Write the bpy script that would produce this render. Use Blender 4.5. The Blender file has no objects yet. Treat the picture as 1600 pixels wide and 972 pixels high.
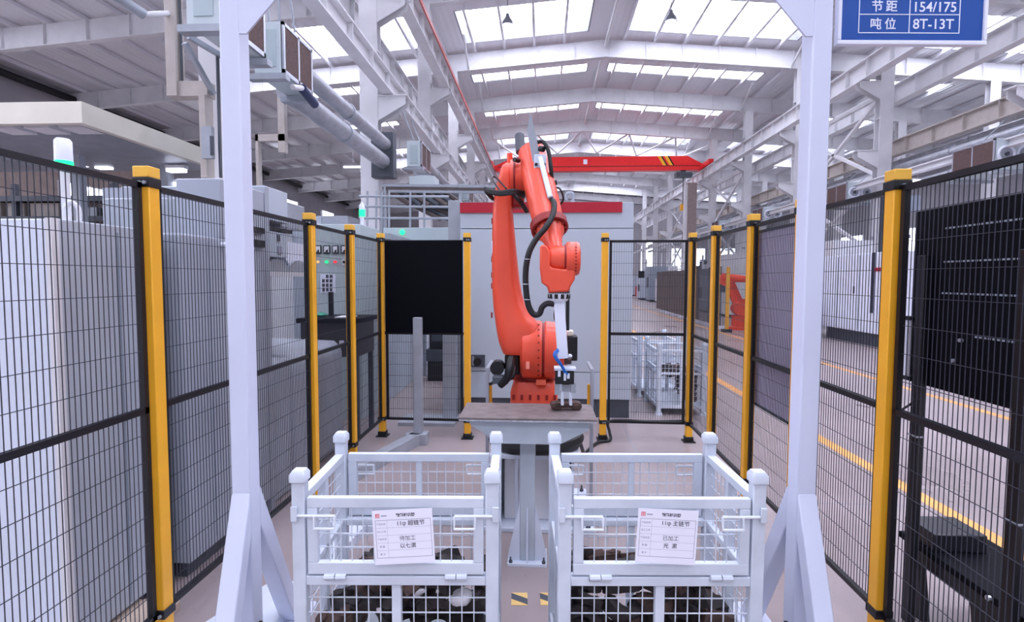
import bpy, math, random
from mathutils import Vector, Matrix
random.seed(7)
S = bpy.context.scene
C = S.collection
# ------------------------------------------------------------------ camera, world, exposure
F_PX, YAW, PITCH, ROLL, CH = 857.6, .0546, .0583, -.0029, 1.776
cd = bpy.data.cameras.new('camera'); cam = bpy.data.objects.new('camera', cd); C.objects.link(cam); S.camera = cam
cd.sensor_fit = 'HORIZONTAL'; cd.sensor_width = 36; cd.lens = 36*F_PX/1600; cd.clip_end = 400; cd.clip_start = .05
cam.matrix_world = (Matrix.Translation((0, 0, CH)) @ Matrix.Rotation(YAW, 4, 'Z') @ Matrix.Rotation(math.pi/2-PITCH, 4, 'X')
                    @ Matrix.Rotation(-ROLL, 4, 'Z'))
w = bpy.data.worlds.new('World'); S.world = w; w.use_nodes = True
bg = w.node_tree.nodes['Background']; bg.inputs[0].default_value = (.82, .85, 1, 1); bg.inputs[1].default_value = 1.25
S.view_settings.view_transform = 'Standard'; S.view_settings.look = 'None'; S.view_settings.gamma = 1
S.view_settings.use_curve_mapping = False
S.view_settings.exposure = -0.58
SKY_EMIT = 15.0            # daylight coming through the translucent roof lights
try: S.cycles.use_denoising = True
except Exception: pass

def ray(x, y):
    u, v = x-800, y-486
    cr, sr = math.cos(ROLL), math.sin(ROLL); u, v = cr*u+sr*v, -sr*u+cr*v
    r, D, U = u/F_PX, 1., -v/F_PX
    cp, sp = math.cos(PITCH), math.sin(PITCH); d = D*cp+U*sp; Z = -D*sp+U*cp
    c, s = math.cos(YAW), math.sin(YAW)
    return (r*c-d*s, r*s+d*c, Z)
def P(x, y, Y):                       # point of the place at distance Y down the hall
    a = ray(x, y); k = Y/a[1]; return Vector((a[0]*k, Y, a[2]*k+CH))
def PZ(x, y, z=0):
    a = ray(x, y); k = (z-CH)/a[2]; return Vector((a[0]*k, a[1]*k, z))

# ------------------------------------------------------------------ materials
def lin(c): c /= 255.; return c/12.92 if c <= .04045 else ((c+.055)/1.055)**2.4
MATS = {}
def mat(name, rgb, rough=.5, metal=0., var=.06, scale=6., bump=0., emit=0., dirt=None, coat=0., alpha=1., trans=0.):
    if name in MATS: return MATS[name]
    m = bpy.data.materials.new(name); m.use_nodes = True; nt = m.node_tree; b = nt.nodes['Principled BSDF']
    col = tuple(lin(c) for c in rgb)+(1,)
    b.inputs['Roughness'].default_value = rough; b.inputs['Metallic'].default_value = metal
    b.inputs['Base Color'].default_value = col
    if coat: b.inputs['Coat Weight'].default_value = coat
    if trans: b.inputs['Transmission Weight'].default_value = trans
    if alpha < 1: b.inputs['Alpha'].default_value = alpha
    if emit:
        b.inputs['Emission Color'].default_value = col; b.inputs['Emission Strength'].default_value = emit
    if var or bump:
        tc = nt.nodes.new('ShaderNodeTexCoord'); n = nt.nodes.new('ShaderNodeTexNoise')
        n.inputs['Scale'].default_value = scale; n.inputs['Detail'].default_value = 5
        nt.links.new(tc.outputs['Object'], n.inputs['Vector'])
        r = nt.nodes.new('ShaderNodeValToRGB'); e = r.color_ramp.elements
        e[0].position = .3; e[1].position = .7
        lo = dirt and tuple(lin(c) for c in dirt) or tuple(c*(1-2.2*var) for c in col[:3])
        e[0].color = lo+(1,); e[1].color = tuple(min(1, c*(1+var)) for c in col[:3])+(1,)
        nt.links.new(n.outputs['Fac'], r.inputs['Fac']); nt.links.new(r.outputs['Color'], b.inputs['Base Color'])
        if bump:
            bp = nt.nodes.new('ShaderNodeBump'); bp.inputs['Strength'].default_value = bump; bp.inputs['Distance'].default_value = .02
            nt.links.new(n.outputs['Fac'], bp.inputs['Height']); nt.links.new(bp.outputs['Normal'], b.inputs['Normal'])
    MATS[name] = m; return m
WHITE = mat('white_paint', (214, 222, 236), .45, var=.03, scale=3)
CRATE = mat('crate_paint', (208, 216, 228), .5, var=.05, scale=9)
STEELW = mat('structural_white', (222, 222, 226), .6, var=.04, scale=2)
GREYCAB = mat('grey_cabinet', (186, 196, 208), .4, var=.02, scale=2)
MIDGREY = mat('mid_grey_paint', (150, 160, 174), .45, var=.05, scale=3)
DARKG = mat('dark_grey', (70, 76, 86), .5, var=.08)
BLACK = mat('black_paint', (12, 12, 20), .45, var=.1)
BLACKSH = mat('black_sheet', (3, 4, 14), .6, var=.08, scale=2)
BLACKSH.node_tree.nodes['Principled BSDF'].inputs['Specular IOR Level'].default_value = .12
RUBBER = mat('black_rubber', (22, 22, 27), .55, var=.1)
WIRE = mat('dark_wire', (46, 50, 62), .45, var=0)
YELLOW = mat('safety_yellow', (250, 182, 44), .4, var=.04, scale=4)
RED = mat('robot_red', (242, 84, 56), .38, var=.05, scale=3, coat=.2)
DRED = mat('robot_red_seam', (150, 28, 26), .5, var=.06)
CRANE = mat('crane_red', (235, 40, 40), .4, var=.03)
STRIPE = mat('stripe_red', (178, 20, 46), .45, var=.03)
TABLE = mat('worn_table_steel', (128, 116, 116), .55, .2, var=.14, scale=14, bump=.15)
CAST = mat('forged_iron', (52, 46, 47), .55, .35, var=.25, scale=24, bump=.35)
CASTB = mat('rusty_forging', (84, 64, 58), .65, .2, var=.25, scale=24, bump=.35)
ALU = mat('aluminium', (190, 194, 204), .3, .7, var=.04)
STEELG = mat('grey_steel', (168, 174, 184), .42, .3, var=.06)
CREAM = mat('cream_paint', (226, 222, 208), .5, var=.04, scale=2)
BEIGE = mat('beige_paint', (190, 182, 176), .55, var=.05)
BROWN = mat('brown_filter', (96, 74, 72), .8, var=.15, scale=30)
BROWNP = mat('brown_panel', (92, 80, 78), .5, var=.1)
VIOLET = mat('violet_grey_sheet', (182, 177, 200), .5, var=.05, scale=3)
PAPER = mat('paper', (240, 240, 252), .7, var=.01)
INK = mat('ink', (62, 62, 80), .7, var=0)
INKL = mat('printed_line', (150, 150, 170), .7, var=0)
INKR = mat('red_print', (226, 120, 130), .7, var=0)
BLUE = mat('sign_blue', (4, 74, 160), .4, var=.02)
SIGNW = mat('sign_white', (232, 236, 250), .45, var=0)
BLUEH = mat('blue_hose', (30, 110, 200), .4, var=0)
DUCT = mat('galvanised_duct', (172, 174, 182), .4, .45, var=.1, scale=5)
TAPEY = mat('floor_tape', (226, 190, 120), .6, var=.06)
LINEO = mat('orange_line', (250, 176, 96), .45, var=.08, scale=5)
BAG = mat('plastic_bag', (222, 218, 224), .4, var=.08, scale=12, bump=.4)
GREENL = mat('green_lamp', (20, 235, 130), .4, var=0, emit=3.0)
AMBERL = mat('amber_lamp', (255, 190, 120), .4, var=0, emit=1.5)
REDL = mat('red_lamp', (255, 50, 60), .4, var=0, emit=1.5)
GREEND = mat('green_bowl', (30, 140, 110), .4, var=.05)
LED = mat('led_lamp', (236, 238, 255), .4, var=0, emit=7)
SKYL = mat('roof_light', (236, 238, 255), .5, var=0, emit=SKY_EMIT)
WINL = mat('lit_window', (232, 238, 255), .4, var=0, emit=7)
CONV = mat('far_robot_orange', (236, 74, 38), .45, var=.05)
GLASSD = mat('meter_face', (236, 240, 244), .3, var=0)
REDTR = mat('lift_red', (206, 40, 60), .5, var=.05)

def roof_mat():
    m = mat('roof_sheet', (226, 226, 232), .28, var=0); nt = m.node_tree; b = nt.nodes['Principled BSDF']
    tc = nt.nodes.new('ShaderNodeTexCoord'); wv = nt.nodes.new('ShaderNodeTexWave'); wv.inputs['Scale'].default_value = 1.2
    wv.bands_direction = 'X'; nt.links.new(tc.outputs['Object'], wv.inputs['Vector'])
    bp = nt.nodes.new('ShaderNodeBump'); bp.inputs['Strength'].default_value = .25; bp.inputs['Distance'].default_value = .03
    nt.links.new(wv.outputs['Fac'], bp.inputs['Height']); nt.links.new(bp.outputs['Normal'], b.inputs['Normal'])
    return m
ROOF = roof_mat()
def floor_mat():
    m = mat('floor_coating', (176, 168, 172), .26, var=0); nt = m.node_tree; b = nt.nodes['Principled BSDF']
    tc = nt.nodes.new('ShaderNodeTexCoord')
    def noise(sc, dt):
        n = nt.nodes.new('ShaderNodeTexNoise'); n.inputs['Scale'].default_value = sc; n.inputs['Detail'].default_value = dt
        nt.links.new(tc.outputs['Object'], n.inputs['Vector']); return n
    n1 = noise(.7, 6); r = nt.nodes.new('ShaderNodeValToRGB'); e = r.color_ramp.elements
    e[0].position = .3; e[1].position = .72
    e[0].color = (lin(140), lin(128), lin(128), 1); e[1].color = (lin(166), lin(153), lin(154), 1)
    nt.links.new(n1.outputs['Fac'], r.inputs['Fac'])
    n2 = noise(38, 3); r2 = nt.nodes.new('ShaderNodeValToRGB'); e = r2.color_ramp.elements
    e[0].position = .26; e[0].color = (.72, .72, .72, 1); e[1].position = .38; e[1].color = (1, 1, 1, 1)
    nt.links.new(n2.outputs['Fac'], r2.inputs['Fac'])
    mx = nt.nodes.new('ShaderNodeMix'); mx.data_type = 'RGBA'; mx.blend_type = 'MULTIPLY'; mx.inputs[0].default_value = .6
    nt.links.new(r.outputs['Color'], mx.inputs[6]); nt.links.new(r2.outputs['Color'], mx.inputs[7])
    nt.links.new(mx.outputs[2], b.inputs['Base Color'])
    mr = nt.nodes.new('ShaderNodeMapRange'); mr.inputs[3].default_value = .2; mr.inputs[4].default_value = .42
    nt.links.new(n1.outputs['Fac'], mr.inputs[0]); nt.links.new(mr.outputs[0], b.inputs['Roughness'])
    return m
FLOOR = floor_mat()

# ------------------------------------------------------------------ mesh builder
class MB:
    def __init__(s): s.v = []; s.f = []
    def add(s, vs, fs):
        n = len(s.v); s.v += [tuple(v) for v in vs]; s.f += [tuple(i+n for i in f) for f in fs]; return s
    def box(s, x0, x1, y0, y1, z0, z1):
        x0, x1 = min(x0, x1), max(x0, x1); y0, y1 = min(y0, y1), max(y0, y1); z0, z1 = min(z0, z1), max(z0, z1)
        return s.add([(x0,y0,z0),(x1,y0,z0),(x1,y1,z0),(x0,y1,z0),(x0,y0,z1),(x1,y0,z1),(x1,y1,z1),(x0,y1,z1)],
                     [(0,3,2,1),(4,5,6,7),(0,1,5,4),(1,2,6,5),(2,3,7,6),(3,0,4,7)])
    def loft(s, rings, cap=True, closed=False):
        n = len(rings[0]); vs = [p for r in rings for p in r]; fs = []
        m = len(rings)
        for i in range(m if closed else m-1):
            a, b = i*n, ((i+1) % m)*n
            for j in range(n):
                k = (j+1) % n; fs.append((a+j, a+k, b+k, b+j))
        if cap and not closed: fs.append(tuple(range(n-1, -1, -1))); fs.append(tuple(range((m-1)*n, m*n)))
        return s.add(vs, fs)
    @staticmethod
    def frame(d, up=None):
        d = Vector(d).normalized(); u = Vector(up) if up else (Vector((0,0,1)) if abs(d.z) < .95 else Vector((0,1,0)))
        x = d.cross(u).normalized(); return x, x.cross(d).normalized()
    def cyl(s, p0, p1, r, r2=None, n=14):
        p0, p1 = Vector(p0), Vector(p1); x, y = s.frame(p1-p0); r2 = r if r2 is None else r2
        ring = lambda p, q: [p+(x*math.cos(2*math.pi*i/n)+y*math.sin(2*math.pi*i/n))*q for i in range(n)]
        return s.loft([ring(p0, r), ring(p1, r2)])
    def spin(s, p0, p1, prof, n=20):           # prof: (t along p0->p1, radius)
        p0, p1 = Vector(p0), Vector(p1); x, y = s.frame(p1-p0)
        return s.loft([[p0.lerp(p1, t)+(x*math.cos(2*math.pi*i/n)+y*math.sin(2*math.pi*i/n))*r for i in range(n)] for t, r in prof])
    def bar(s, p0, p1, wd, ht, up=None):
        p0, p1 = Vector(p0), Vector(p1); x, y = s.frame(p1-p0, up); x *= wd/2; y *= ht/2
        ring = lambda p: [p-x-y, p+x-y, p+x+y, p-x+y]
        return s.loft([ring(p0), ring(p1)])
    def tube(s, pts, r, n=8, smooth=True):
        pts = [Vector(p) for p in pts]
        if smooth and len(pts) > 2:
            q = []
            for i in range(len(pts)-1):
                a, b, c, d = pts[max(i-1,0)], pts[i], pts[i+1], pts[min(i+2,len(pts)-1)]
                for k in range(5):
                    t = k/5; q.append(.5*((2*b)+(c-a)*t+(2*a-5*b+4*c-d)*t*t+(3*b-a-3*c+d)*t**3))
            pts = q+[pts[-1]]
        rings = []; px = None
        for i, p in enumerate(pts):
            d = (pts[min(i+1,len(pts)-1)]-pts[max(i-1,0)]).normalized()
            if px is None: x, y = s.frame(d)
            else:
                x = (px-d*px.dot(d)).normalized(); y = d.cross(x)*-1
                y = x.cross(d)
            px = x
            rings.append([p+(x*math.cos(2*math.pi*k/n)+y*math.sin(2*math.pi*k/n))*r for k in range(n)])
        return s.loft(rings)
    def prism(s, poly, ax, a, b):               # 2-D polygon extruded along an axis; poly in the other two axes in order
        def mk(p, t):
            return {'x': (t, p[0], p[1]), 'y': (p[0], t, p[1]), 'z': (p[0], p[1], t)}[ax]
        return s.loft([[mk(p, a) for p in poly], [mk(p, b) for p in poly]])
    def ibeam(s, p0, p1, h, wd, tf=.03, tw=.02):   # I section along a horizontal line, p = centre of the web
        p0, p1 = Vector(p0), Vector(p1)
        for dz, ww, hh in ((h/2-tf/2, wd, tf), (-h/2+tf/2, wd, tf), (0, tw, h-2*tf)):
            o = Vector((0, 0, dz)); s.bar(p0+o, p1+o, ww, hh)
        return s
    def sphere(s, c, r, n=12, m=8, sc=(1,1,1)):
        c = Vector(c); rings = []
        for i in range(m+1):
            t = math.pi*(i+.02*(i == 0)-.02*(i == m))/m
            rings.append([c+Vector((r*sc[0]*math.sin(t)*math.cos(2*math.pi*k/n), r*sc[1]*math.sin(t)*math.sin(2*math.pi*k/n), -r*sc[2]*math.cos(t))) for k in range(n)])
        return s.loft(rings)
    def torus(s, c, R, r, n=24, m=8, ax='z'):
        c = Vector(c); rings = []
        for i in range(n):
            t = 2*math.pi*i/n
            e = {'z': Vector((math.cos(t), math.sin(t), 0)), 'x': Vector((0, math.cos(t), math.sin(t))), 'y': Vector((math.cos(t), 0, math.sin(t)))}[ax]
            k = {'z': Vector((0,0,1)), 'x': Vector((1,0,0)), 'y': Vector((0,1,0))}[ax]
            rings.append([c+e*(R+r*math.cos(2*math.pi*j/m))+k*r*math.sin(2*math.pi*j/m) for j in range(m)])
        return s.loft(rings, closed=True)
    def mesh(s, name, m, M=None):
        me = bpy.data.meshes.new(name)
        vs = [M @ Vector(v) for v in s.v] if M else s.v
        me.from_pydata([tuple(v) for v in vs], [], s.f); me.materials.append(m)
        import bmesh
        bm = bmesh.new(); bm.from_mesh(me); bmesh.ops.recalc_face_normals(bm, faces=bm.faces); bm.to_mesh(me); bm.free()
        for p in me.polygons: p.use_smooth = True
        me.set_sharp_from_angle(angle=math.radians(38)); return me
    def build(s, name, m, parent=None, local=False, bevel=0., kind=None, label=None):
        M = None
        if parent is not None and not local: M = world_of(parent).inverted()
        o = bpy.data.objects.new(name, s.mesh(name, m, M)); C.objects.link(o); o.parent = parent
        if bevel:
            b = o.modifiers.new('bevel', 'BEVEL'); b.width = bevel; b.segments = 2; b.limit_method = 'ANGLE'; b.angle_limit = math.radians(40)
        if kind: o['kind'] = kind
        if label: o['label'] = label
        return o
def world_of(o):
    M = Matrix.LocRotScale(o.location, o.rotation_euler, o.scale)
    return world_of(o.parent) @ M if o.parent else M
def tag(o, label, cat, group=None):
    o['label'] = label; o['category'] = cat
    if group: o['group'] = group
    return o
ORD = 'first second third fourth fifth sixth seventh eighth ninth tenth eleventh twelfth thirteenth fourteenth fifteenth sixteenth'.split()
def thing(name, label, cat, loc=(0,0,0), rz=0., group=None):
    o = bpy.data.objects.new(name, None); o.empty_display_size = .1; C.objects.link(o)
    o.location = loc; o.rotation_euler = (0, 0, rz); return tag(o, label, cat, group)
def struct(o): o['kind'] = 'structure'; return o
def copy_tree(o, parent=None):
    c = o.copy(); C.objects.link(c); c.parent = parent
    for ch in list(o.children): copy_tree(ch, c)
    return c
def dup(o, loc, rz, label, sc=None, group=None):
    c = copy_tree(o); c.location = loc; c.rotation_euler = (0, 0, rz); c['label'] = label
    if sc: c.scale = sc
    if group: c['group'] = group
    return c
def B(x0, x1, y0, y1, z0, z1): return MB().box(x0, x1, y0, y1, z0, z1)
def text(name, body, size, M, m, parent, align='CENTER', ext=.0004, bold=0.):
    cu = bpy.data.curves.new(name, 'FONT'); cu.body = body; cu.size = size; cu.align_x = align; cu.align_y = 'CENTER'
    cu.extrude = ext; cu.offset = bold; cu.resolution_u = 3
    t = bpy.data.objects.new(name, cu); C.objects.link(t)
    dg = bpy.context.evaluated_depsgraph_get(); me = bpy.data.meshes.new_from_object(t.evaluated_get(dg))
    bpy.data.objects.remove(t); me.materials.clear(); me.materials.append(m)
    W = world_of(parent).inverted() @ M
    me.transform(W); o = bpy.data.objects.new(name, me); C.objects.link(o); o.parent = parent; return o

# ------------------------------------------------------------------ hall shell
YA, YE = -11.2, 67.0
XW, XE, XR0 = -22.0, 27.0, 2.7
ZR, SL = 12.4, .08
def zr(x): return ZR-SL*abs(x-XR0)
struct(B(XW-1, XE+1, YA, YE+1, -.2, 0).build('floor', FLOOR))
fl = bpy.data.objects['floor']
CURB = mat('curb_sheet', (150, 152, 160), .6, var=.03)
ceil = MB()
rows = [YA+6*k for k in range(-1, 14)]           # portal frames every six metres: .8, 6.8, 12.8 ...
ROWS = [.8+6*k for k in range(-2, 12)]
OPEN = [(-20.5, -15.0), (-13.5, -5.2), (-3.4, 1.9), (3.5, 10.6), (13.5, 21.5)]
def slab(mb, x0, x1, y0, y1, t=.06):
    xs = [x0]+([XR0] if x0 < XR0 < x1 else [])+[x1]
    for a, b in zip(xs, xs[1:]):
        mb.add([(a,y0,zr(a)),(b,y0,zr(b)),(b,y1,zr(b)),(a,y1,zr(a)),(a,y0,zr(a)+t),(b,y0,zr(b)+t),(b,y1,zr(b)+t),(a,y1,zr(a)+t)],
               [(0,3,2,1),(4,5,6,7),(0,1,5,4),(1,2,6,5),(2,3,7,6),(3,0,4,7)])
y = YA; bands = []
OPEN2 = [(-20.0, -16.5), (-12.5, -9.0), (-3.6, 2.2), (3.2, 10.7), (15.5, 19.5)]
for k, r in enumerate(ROWS):
    deep = k % 3 == 2 or k < 4          # bays with deep raised roof lights; the others have a narrow flush strip
    o0, o1 = (r+2.5, r+5.4) if deep else (r+3.0, r+4.05)
    if o1 > YE: break
    ops = (OPEN if deep else OPEN2)[(0 if k < 5 else 1):]  # leftmost openings are added over unseen bays to brighten the left roof
    bands.append((o0, o1, deep, ops)); slab(ceil, XW, XE, y, o0)
    x = XW
    for a, b in ops: slab(ceil, x, a, o0, o1); x = b
    slab(ceil, x, XE, o0, o1); y = o1
slab(ceil, XW, XE, y, YE)
CE = struct(ceil.build('ceiling', ROOF))
for (o0, o1, deep, ops) in bands:
    for a, b in ops:
        h = .75 if deep else .05
        cb = MB()
        for yy in (o0, o1):
            cb.add([(a,yy-.03,zr(a)),(b,yy-.03,zr(b)),(b,yy+.03,zr(b)),(a,yy+.03,zr(a)),(a,yy-.03,zr(a)+h),(b,yy-.03,zr(b)+h),(b,yy+.03,zr(b)+h),(a,yy+.03,zr(a)+h)],
                   [(0,3,2,1),(4,5,6,7),(0,1,5,4),(1,2,6,5),(2,3,7,6),(3,0,4,7)])
        for xx in (a, b): cb.box(xx-.03, xx+.03, o0, o1, zr(xx)-.01, zr(xx)+h)
        cb.build('skylight_curb', CURB, CE)
        n = max(2, round((b-a)/1.3)); st = (b-a)/n
        for i in range(n):
            p, q = a+i*st+.02, a+(i+1)*st-.02
            pm = MB().add([(p,o0,zr(p)+h+.01),(q,o0,zr(q)+h+.01),(q,o1,zr(q)+h+.01),(p,o1,zr(p)+h+.01),(p,o0,zr(p)+h+.05),(q,o0,zr(q)+h+.05),(q,o1,zr(q)+h+.05),(p,o1,zr(p)+h+.05)],
                          [(0,3,2,1),(4,5,6,7),(0,1,5,4),(1,2,6,5),(2,3,7,6),(3,0,4,7)])
            pm.build('roof_light_pane', SKYL, CE)
# purlins run down the hall, rafters across it
x = XW+.8
while x < XE:
    if abs(x-XR0) > .5: B(x-.05, x+.05, YA, YE, zr(x)-.17, zr(x)-.01).build('purlin', ROOF, CE)
    x += 1.3
for r in ROWS:
    mb = MB()
    for a, b in ((XW, XR0), (XR0, XE)):
        for (z0, z1, hw) in ((-.95, -.92, .13), (-.92, -.17, .012)):
            mb.add([(a,r-hw,zr(a)+z0),(b,r-hw,zr(b)+z0),(b,r+hw,zr(b)+z0),(a,r+hw,zr(a)+z0),(a,r-hw,zr(a)+z1),(b,r-hw,zr(b)+z1),(b,r+hw,zr(b)+z1),(a,r+hw,zr(a)+z1)],
                   [(0,3,2,1),(4,5,6,7),(0,1,5,4),(1,2,6,5),(2,3,7,6),(3,0,4,7)])
    x = XW+1.5
    while x < XE:
        mb.box(x-.01, x+.01, r-.12, r+.12, zr(x)-.92, zr(x)-.17); x += 1.56
    mb.build('rafter', STEELW, CE)
MB().cyl((XR0, YA, ZR-.45), (XR0, YE, ZR-.45), .07, n=8).build('ridge_tube', STEELW, CE)
for r in ROWS[3:11]:
    for xx in (-3.3, 10.6):
        MB().cyl((xx, r, zr(xx)-.95), (xx, r-1.7, zr(xx)-.05), .05, n=6).build('stay_tube', STEELW, CE)
for k, xx in enumerate((-3.4, -.4, 2.6, 5.6, 8.6)):
    MB().cyl((xx, 36.8, zr(xx)-.9), (xx+1.5, 42.8, zr(xx+1.5)-.9), .06, n=6).build('brace_tube', STEELW, CE)
    MB().cyl((xx+3, 36.8, zr(xx+3)-.9), (xx+1.5, 42.8, zr(xx+1.5)-.9), .06, n=6).build('brace_tube', STEELW, CE)
WALLU = mat('wall_sheet_grey', (168, 166, 172), .6, var=.04, scale=1)
WALLB = mat('wall_lower_beige', (176, 160, 152), .7, var=.08, scale=2)
wl = struct(B(XW-.3, XW, YA, YE, 0, zr(XW)+.1).build('wall_left', WALLU))
B(XW, XW+.05, YA, YE, 0, 7.6).build('lower_cladding', WALLB, wl)
MB().cyl((XW+.3, YA, 10.0), (XW+.3, YE, 10.0), .16, n=8).build('gutter_pipe', BLACK, wl)
wr = struct(B(XE, XE+.3, YA, YE, 0, zr(XE)+.1).build('wall_right', WALLU))
far = MB().prism([(XW, 0), (XE, 0), (XE, zr(XE)), (XR0, ZR), (XW, zr(XW))], 'y', YE, YE+.3)
wf = struct(far.build('wall_back', WALLU))
nw = 0
def window(x0, x1, y0, y1, z0, z1, axis):
    global nw; nw += 1
    t = bpy.data.objects.new('window_%d' % nw, None); C.objects.link(t); t.location = (x0, y0, z0); t['kind'] = 'structure'
    if axis == 'x':
        n = max(1, round((y1-y0)/1.6)); st = (y1-y0)/n
        for i in range(n): B(x0, x1, y0+i*st+.06, y0+(i+1)*st-.06, z0+.06, z1-.06).build('pane', WINL, t)
        fr = MB()
        for zz in (z0, z1-.06): fr.box(x0-.02, x1+.02, y0, y1, zz, zz+.06)
        for i in range(n+1): fr.box(x0-.02, x1+.02, y0+i*st-.03, y0+i*st+.03, z0, z1)
        fr.build('window_frame', STEELW, t)
    else:
        n = max(1, round((x1-x0)/1.4)); st = (x1-x0)/n
        for i in range(n): B(x0+i*st+.06, x0+(i+1)*st-.06, y0, y1, z0+.06, z1-.06).build('pane', WINL, t)
        fr = MB()
        for zz in (z0, z1-.06): fr.box(x0, x1, y0-.02, y1+.02, zz, zz+.06)
        for i in range(n+1): fr.box(x0+i*st-.03, x0+i*st+.03, y0-.02, y1+.02, z0, z1)
        fr.build('window_frame', STEELW, t)
for a, b, z0, z1 in ((-9, -4, 4.5, 8.0), (-2, 3, 4.5, 8.0), (5, 10, 4.5, 8.0), (17.5, 20.5, 5.3, 6.2), (24, 28, 5.2, 6.2), (33, 37, 5.6, 7.0), (44, 48.5, 6.4, 8.6), (54, 57, 6.4, 8.6)):  # first three windows are added out of view to light the left roof
    window(XW+.05, XW+.1, a, b, z0, z1, 'x')
for a, b, z0, z1 in ((11.8, 13.6, 1.6, 6.5), (15.2, 16.6, 2.2, 5.5), (18, 19.4, 2.2, 5.5), (21, 23, 2.2, 5.5), (6, 8.6, 6.5, 8.5)):
    window(a, b, YE-.06, YE-.01, z0, z1, 'y')
for a in (16, 24, 32, 40, 48, 56):
    window(XE-.1, XE-.05, a, a+3.4, 2.6, 5.6, 'x')
for a in ((.98, .986, 2, 30, 0), (-2.6, -2.594, 2, 30, 0), (4.6, 4.606, 0, 40, 0), (8.2, 8.206, 0, 40, 0)): B(a[0], a[1], a[2], a[3], 0, .0012).build('floor_joint', MIDGREY, fl)
for yy in (4.4, 8.4, 12.4, 16.4): B(-2.6, 8.2, yy, yy+.006, 0, .0012).build('floor_joint', MIDGREY, fl)
# floor markings and joints
for xx, wd, y0, y1 in ((3.12, .13, -4, 40), (6.0, .12, 4, 40)):
    B(xx-wd/2, xx+wd/2, y0, y1, 0, .002).build('floor_line', LINEO, fl)
def tape(x, y, rz):
    t = thing('floor_tape_mark', 'striped floor tape square by the inner foot of the %s wire crate' % ('left' if x < 0 else 'right'), 'floor tape', (x, y, 0), rz)
    MB().prism([(-.045,-.06),(.045,-.06),(.045,.06),(-.045,.06)], 'z', .0005, .002).build('tape_base', TAPEY, t, True)
    MB().prism([(-.045,.0),(.045,-.055),(.045,-.0),(-.045,.055)], 'z', .002, .003).build('stripe', DARKG, t, True)
tape(-.115, 2.95, .05); tape(.045, 2.96, .05)

# ------------------------------------------------------------------ columns, beams, crane
def column(x, y, label, top, wd=.42, dp=.3, brk=True, grp=None, side=1):
    t = thing('steel_column', label, 'column', (x, y, 0), group=grp)
    s = MB(); s.box(x-wd/2, x+wd/2, y-dp/2, y-dp/2+.02, 0, top); s.box(x-wd/2, x+wd/2, y+dp/2-.02, y+dp/2, 0, top); s.box(x-.012, x+.012, y-dp/2+.02, y+dp/2-.02, 0, top)
    s.build('shaft', STEELW, t)
    B(x-wd/2-.08, x+wd/2+.08, y-dp/2-.08, y+dp/2+.08, 0, .03).build('base_plate', STEELW, t)
    if brk:
        for zz in (8.15, 5.95):
            k = MB()
            for dy in (-.14, .12):
                k.prism([(x, zz-.55), (x+side*wd/2, zz-.55), (x+side*.85, zz-.18), (x+side*.85, zz), (x, zz)], 'y', y+dy, y+dy+.02)
            k.box(x+side*wd/2, x+side*.9, y-.17, y+.17, zz, zz+.025)
            k.build('bracket', STEELW, t)
        k = MB()
        for zz in (3.2, 4.4, 5.6, 7.0, 8.4, 9.4):
            k.box(x-wd/2+.01, x+wd/2-.01, y-dp/2+.02, y+dp/2-.02, zz, zz+.02)
        k.build('stiffener', STEELW, t)
XL_, XR_ = -4.0, 11.05
cl = ['white steel column behind the left end of the white portal frame, nearest of the left row', 'white steel column rising behind the wire fence left of the robot, widest in view',
      'white steel column with crane brackets between the overhead filter unit and the red crane', 'white steel column fourth along the row left of the crane',
      'white steel column fifth along the row left of the crane']
for k, r in enumerate((6.8, 12.8, 18.8, 24.8, 30.8, 36.8, 42.8, 48.8, 54.8, 60.8)):
    column(XL_, r, cl[k] if k < 5 else 'distant white column of the left row under the crane track', zr(XL_)-.95, grp=None if k < 5 else 'distant columns of the left row')
cr = ['white steel column at the far upper right beside the blue sign', 'white steel column seen just right of the right portal post',
      'white steel column directly behind the right portal post', 'white steel column right of the red crane end', 'white steel column under the right end of the red crane']
for k, r in enumerate((12.8, 18.8, 24.8, 30.8, 36.8, 42.8, 48.8, 54.8, 60.8)):
    column(XR_, r, cr[k] if k < 5 else 'distant white column of the right row near the far end', zr(XR_)-.95, grp=None if k < 5 else 'distant columns of the right row', side=-1)
for k, r in enumerate((18.8, 24.8, 30.8, 36.8, 42.8, 48.8, 54.8)):
    column(19.0, r, 'white column of the outer row beyond the right aisle machines', zr(19)-.95, brk=False, grp='columns of the outer right row')
def beam(name, x, z, h, wd, label, y0=YA+.5, y1=YE-.5, m=STEELW, stiff=True):
    t = thing(name, label, 'beam', (x, y0, z-h/2))
    MB().ibeam((x, y0, z), (x, y1, z), h, wd).build('girder', m, t)
    if stiff:
        yy = y0+.3
        s = MB()
        while yy < y1: s.box(x-wd/2+.01, x+wd/2-.01, yy-.008, yy+.008, z-h/2+.03, z+h/2-.03); yy += 1.2
        s.build('stiffener', m, t)
    return t
cl_ = beam('crane_runway_beam', -3.3, 8.5, .62, .3, 'white crane runway girder with red conductor rail on the left columns')
B(-3.12, -3.08, YA+.5, YE-.5, 8.72, 8.84).build('conductor_rail', mat('conductor_red', (196, 96, 92), .5), cl_)
B(-3.33, -3.27, YA+.5, YE-.5, 8.81, 8.9).build('crane_rail', STEELG, cl_)
cr_ = beam('crane_runway_beam', 10.35, 8.5, .62, .3, 'white crane runway girder on the right columns below the roof')
B(10.32, 10.38, YA+.5, YE-.5, 8.81, 8.9).build('crane_rail', STEELG, cr_)
beam('crane_runway_beam', -4.75, 8.3, .6, .28, 'white girder on the far side of the left columns')
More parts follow.
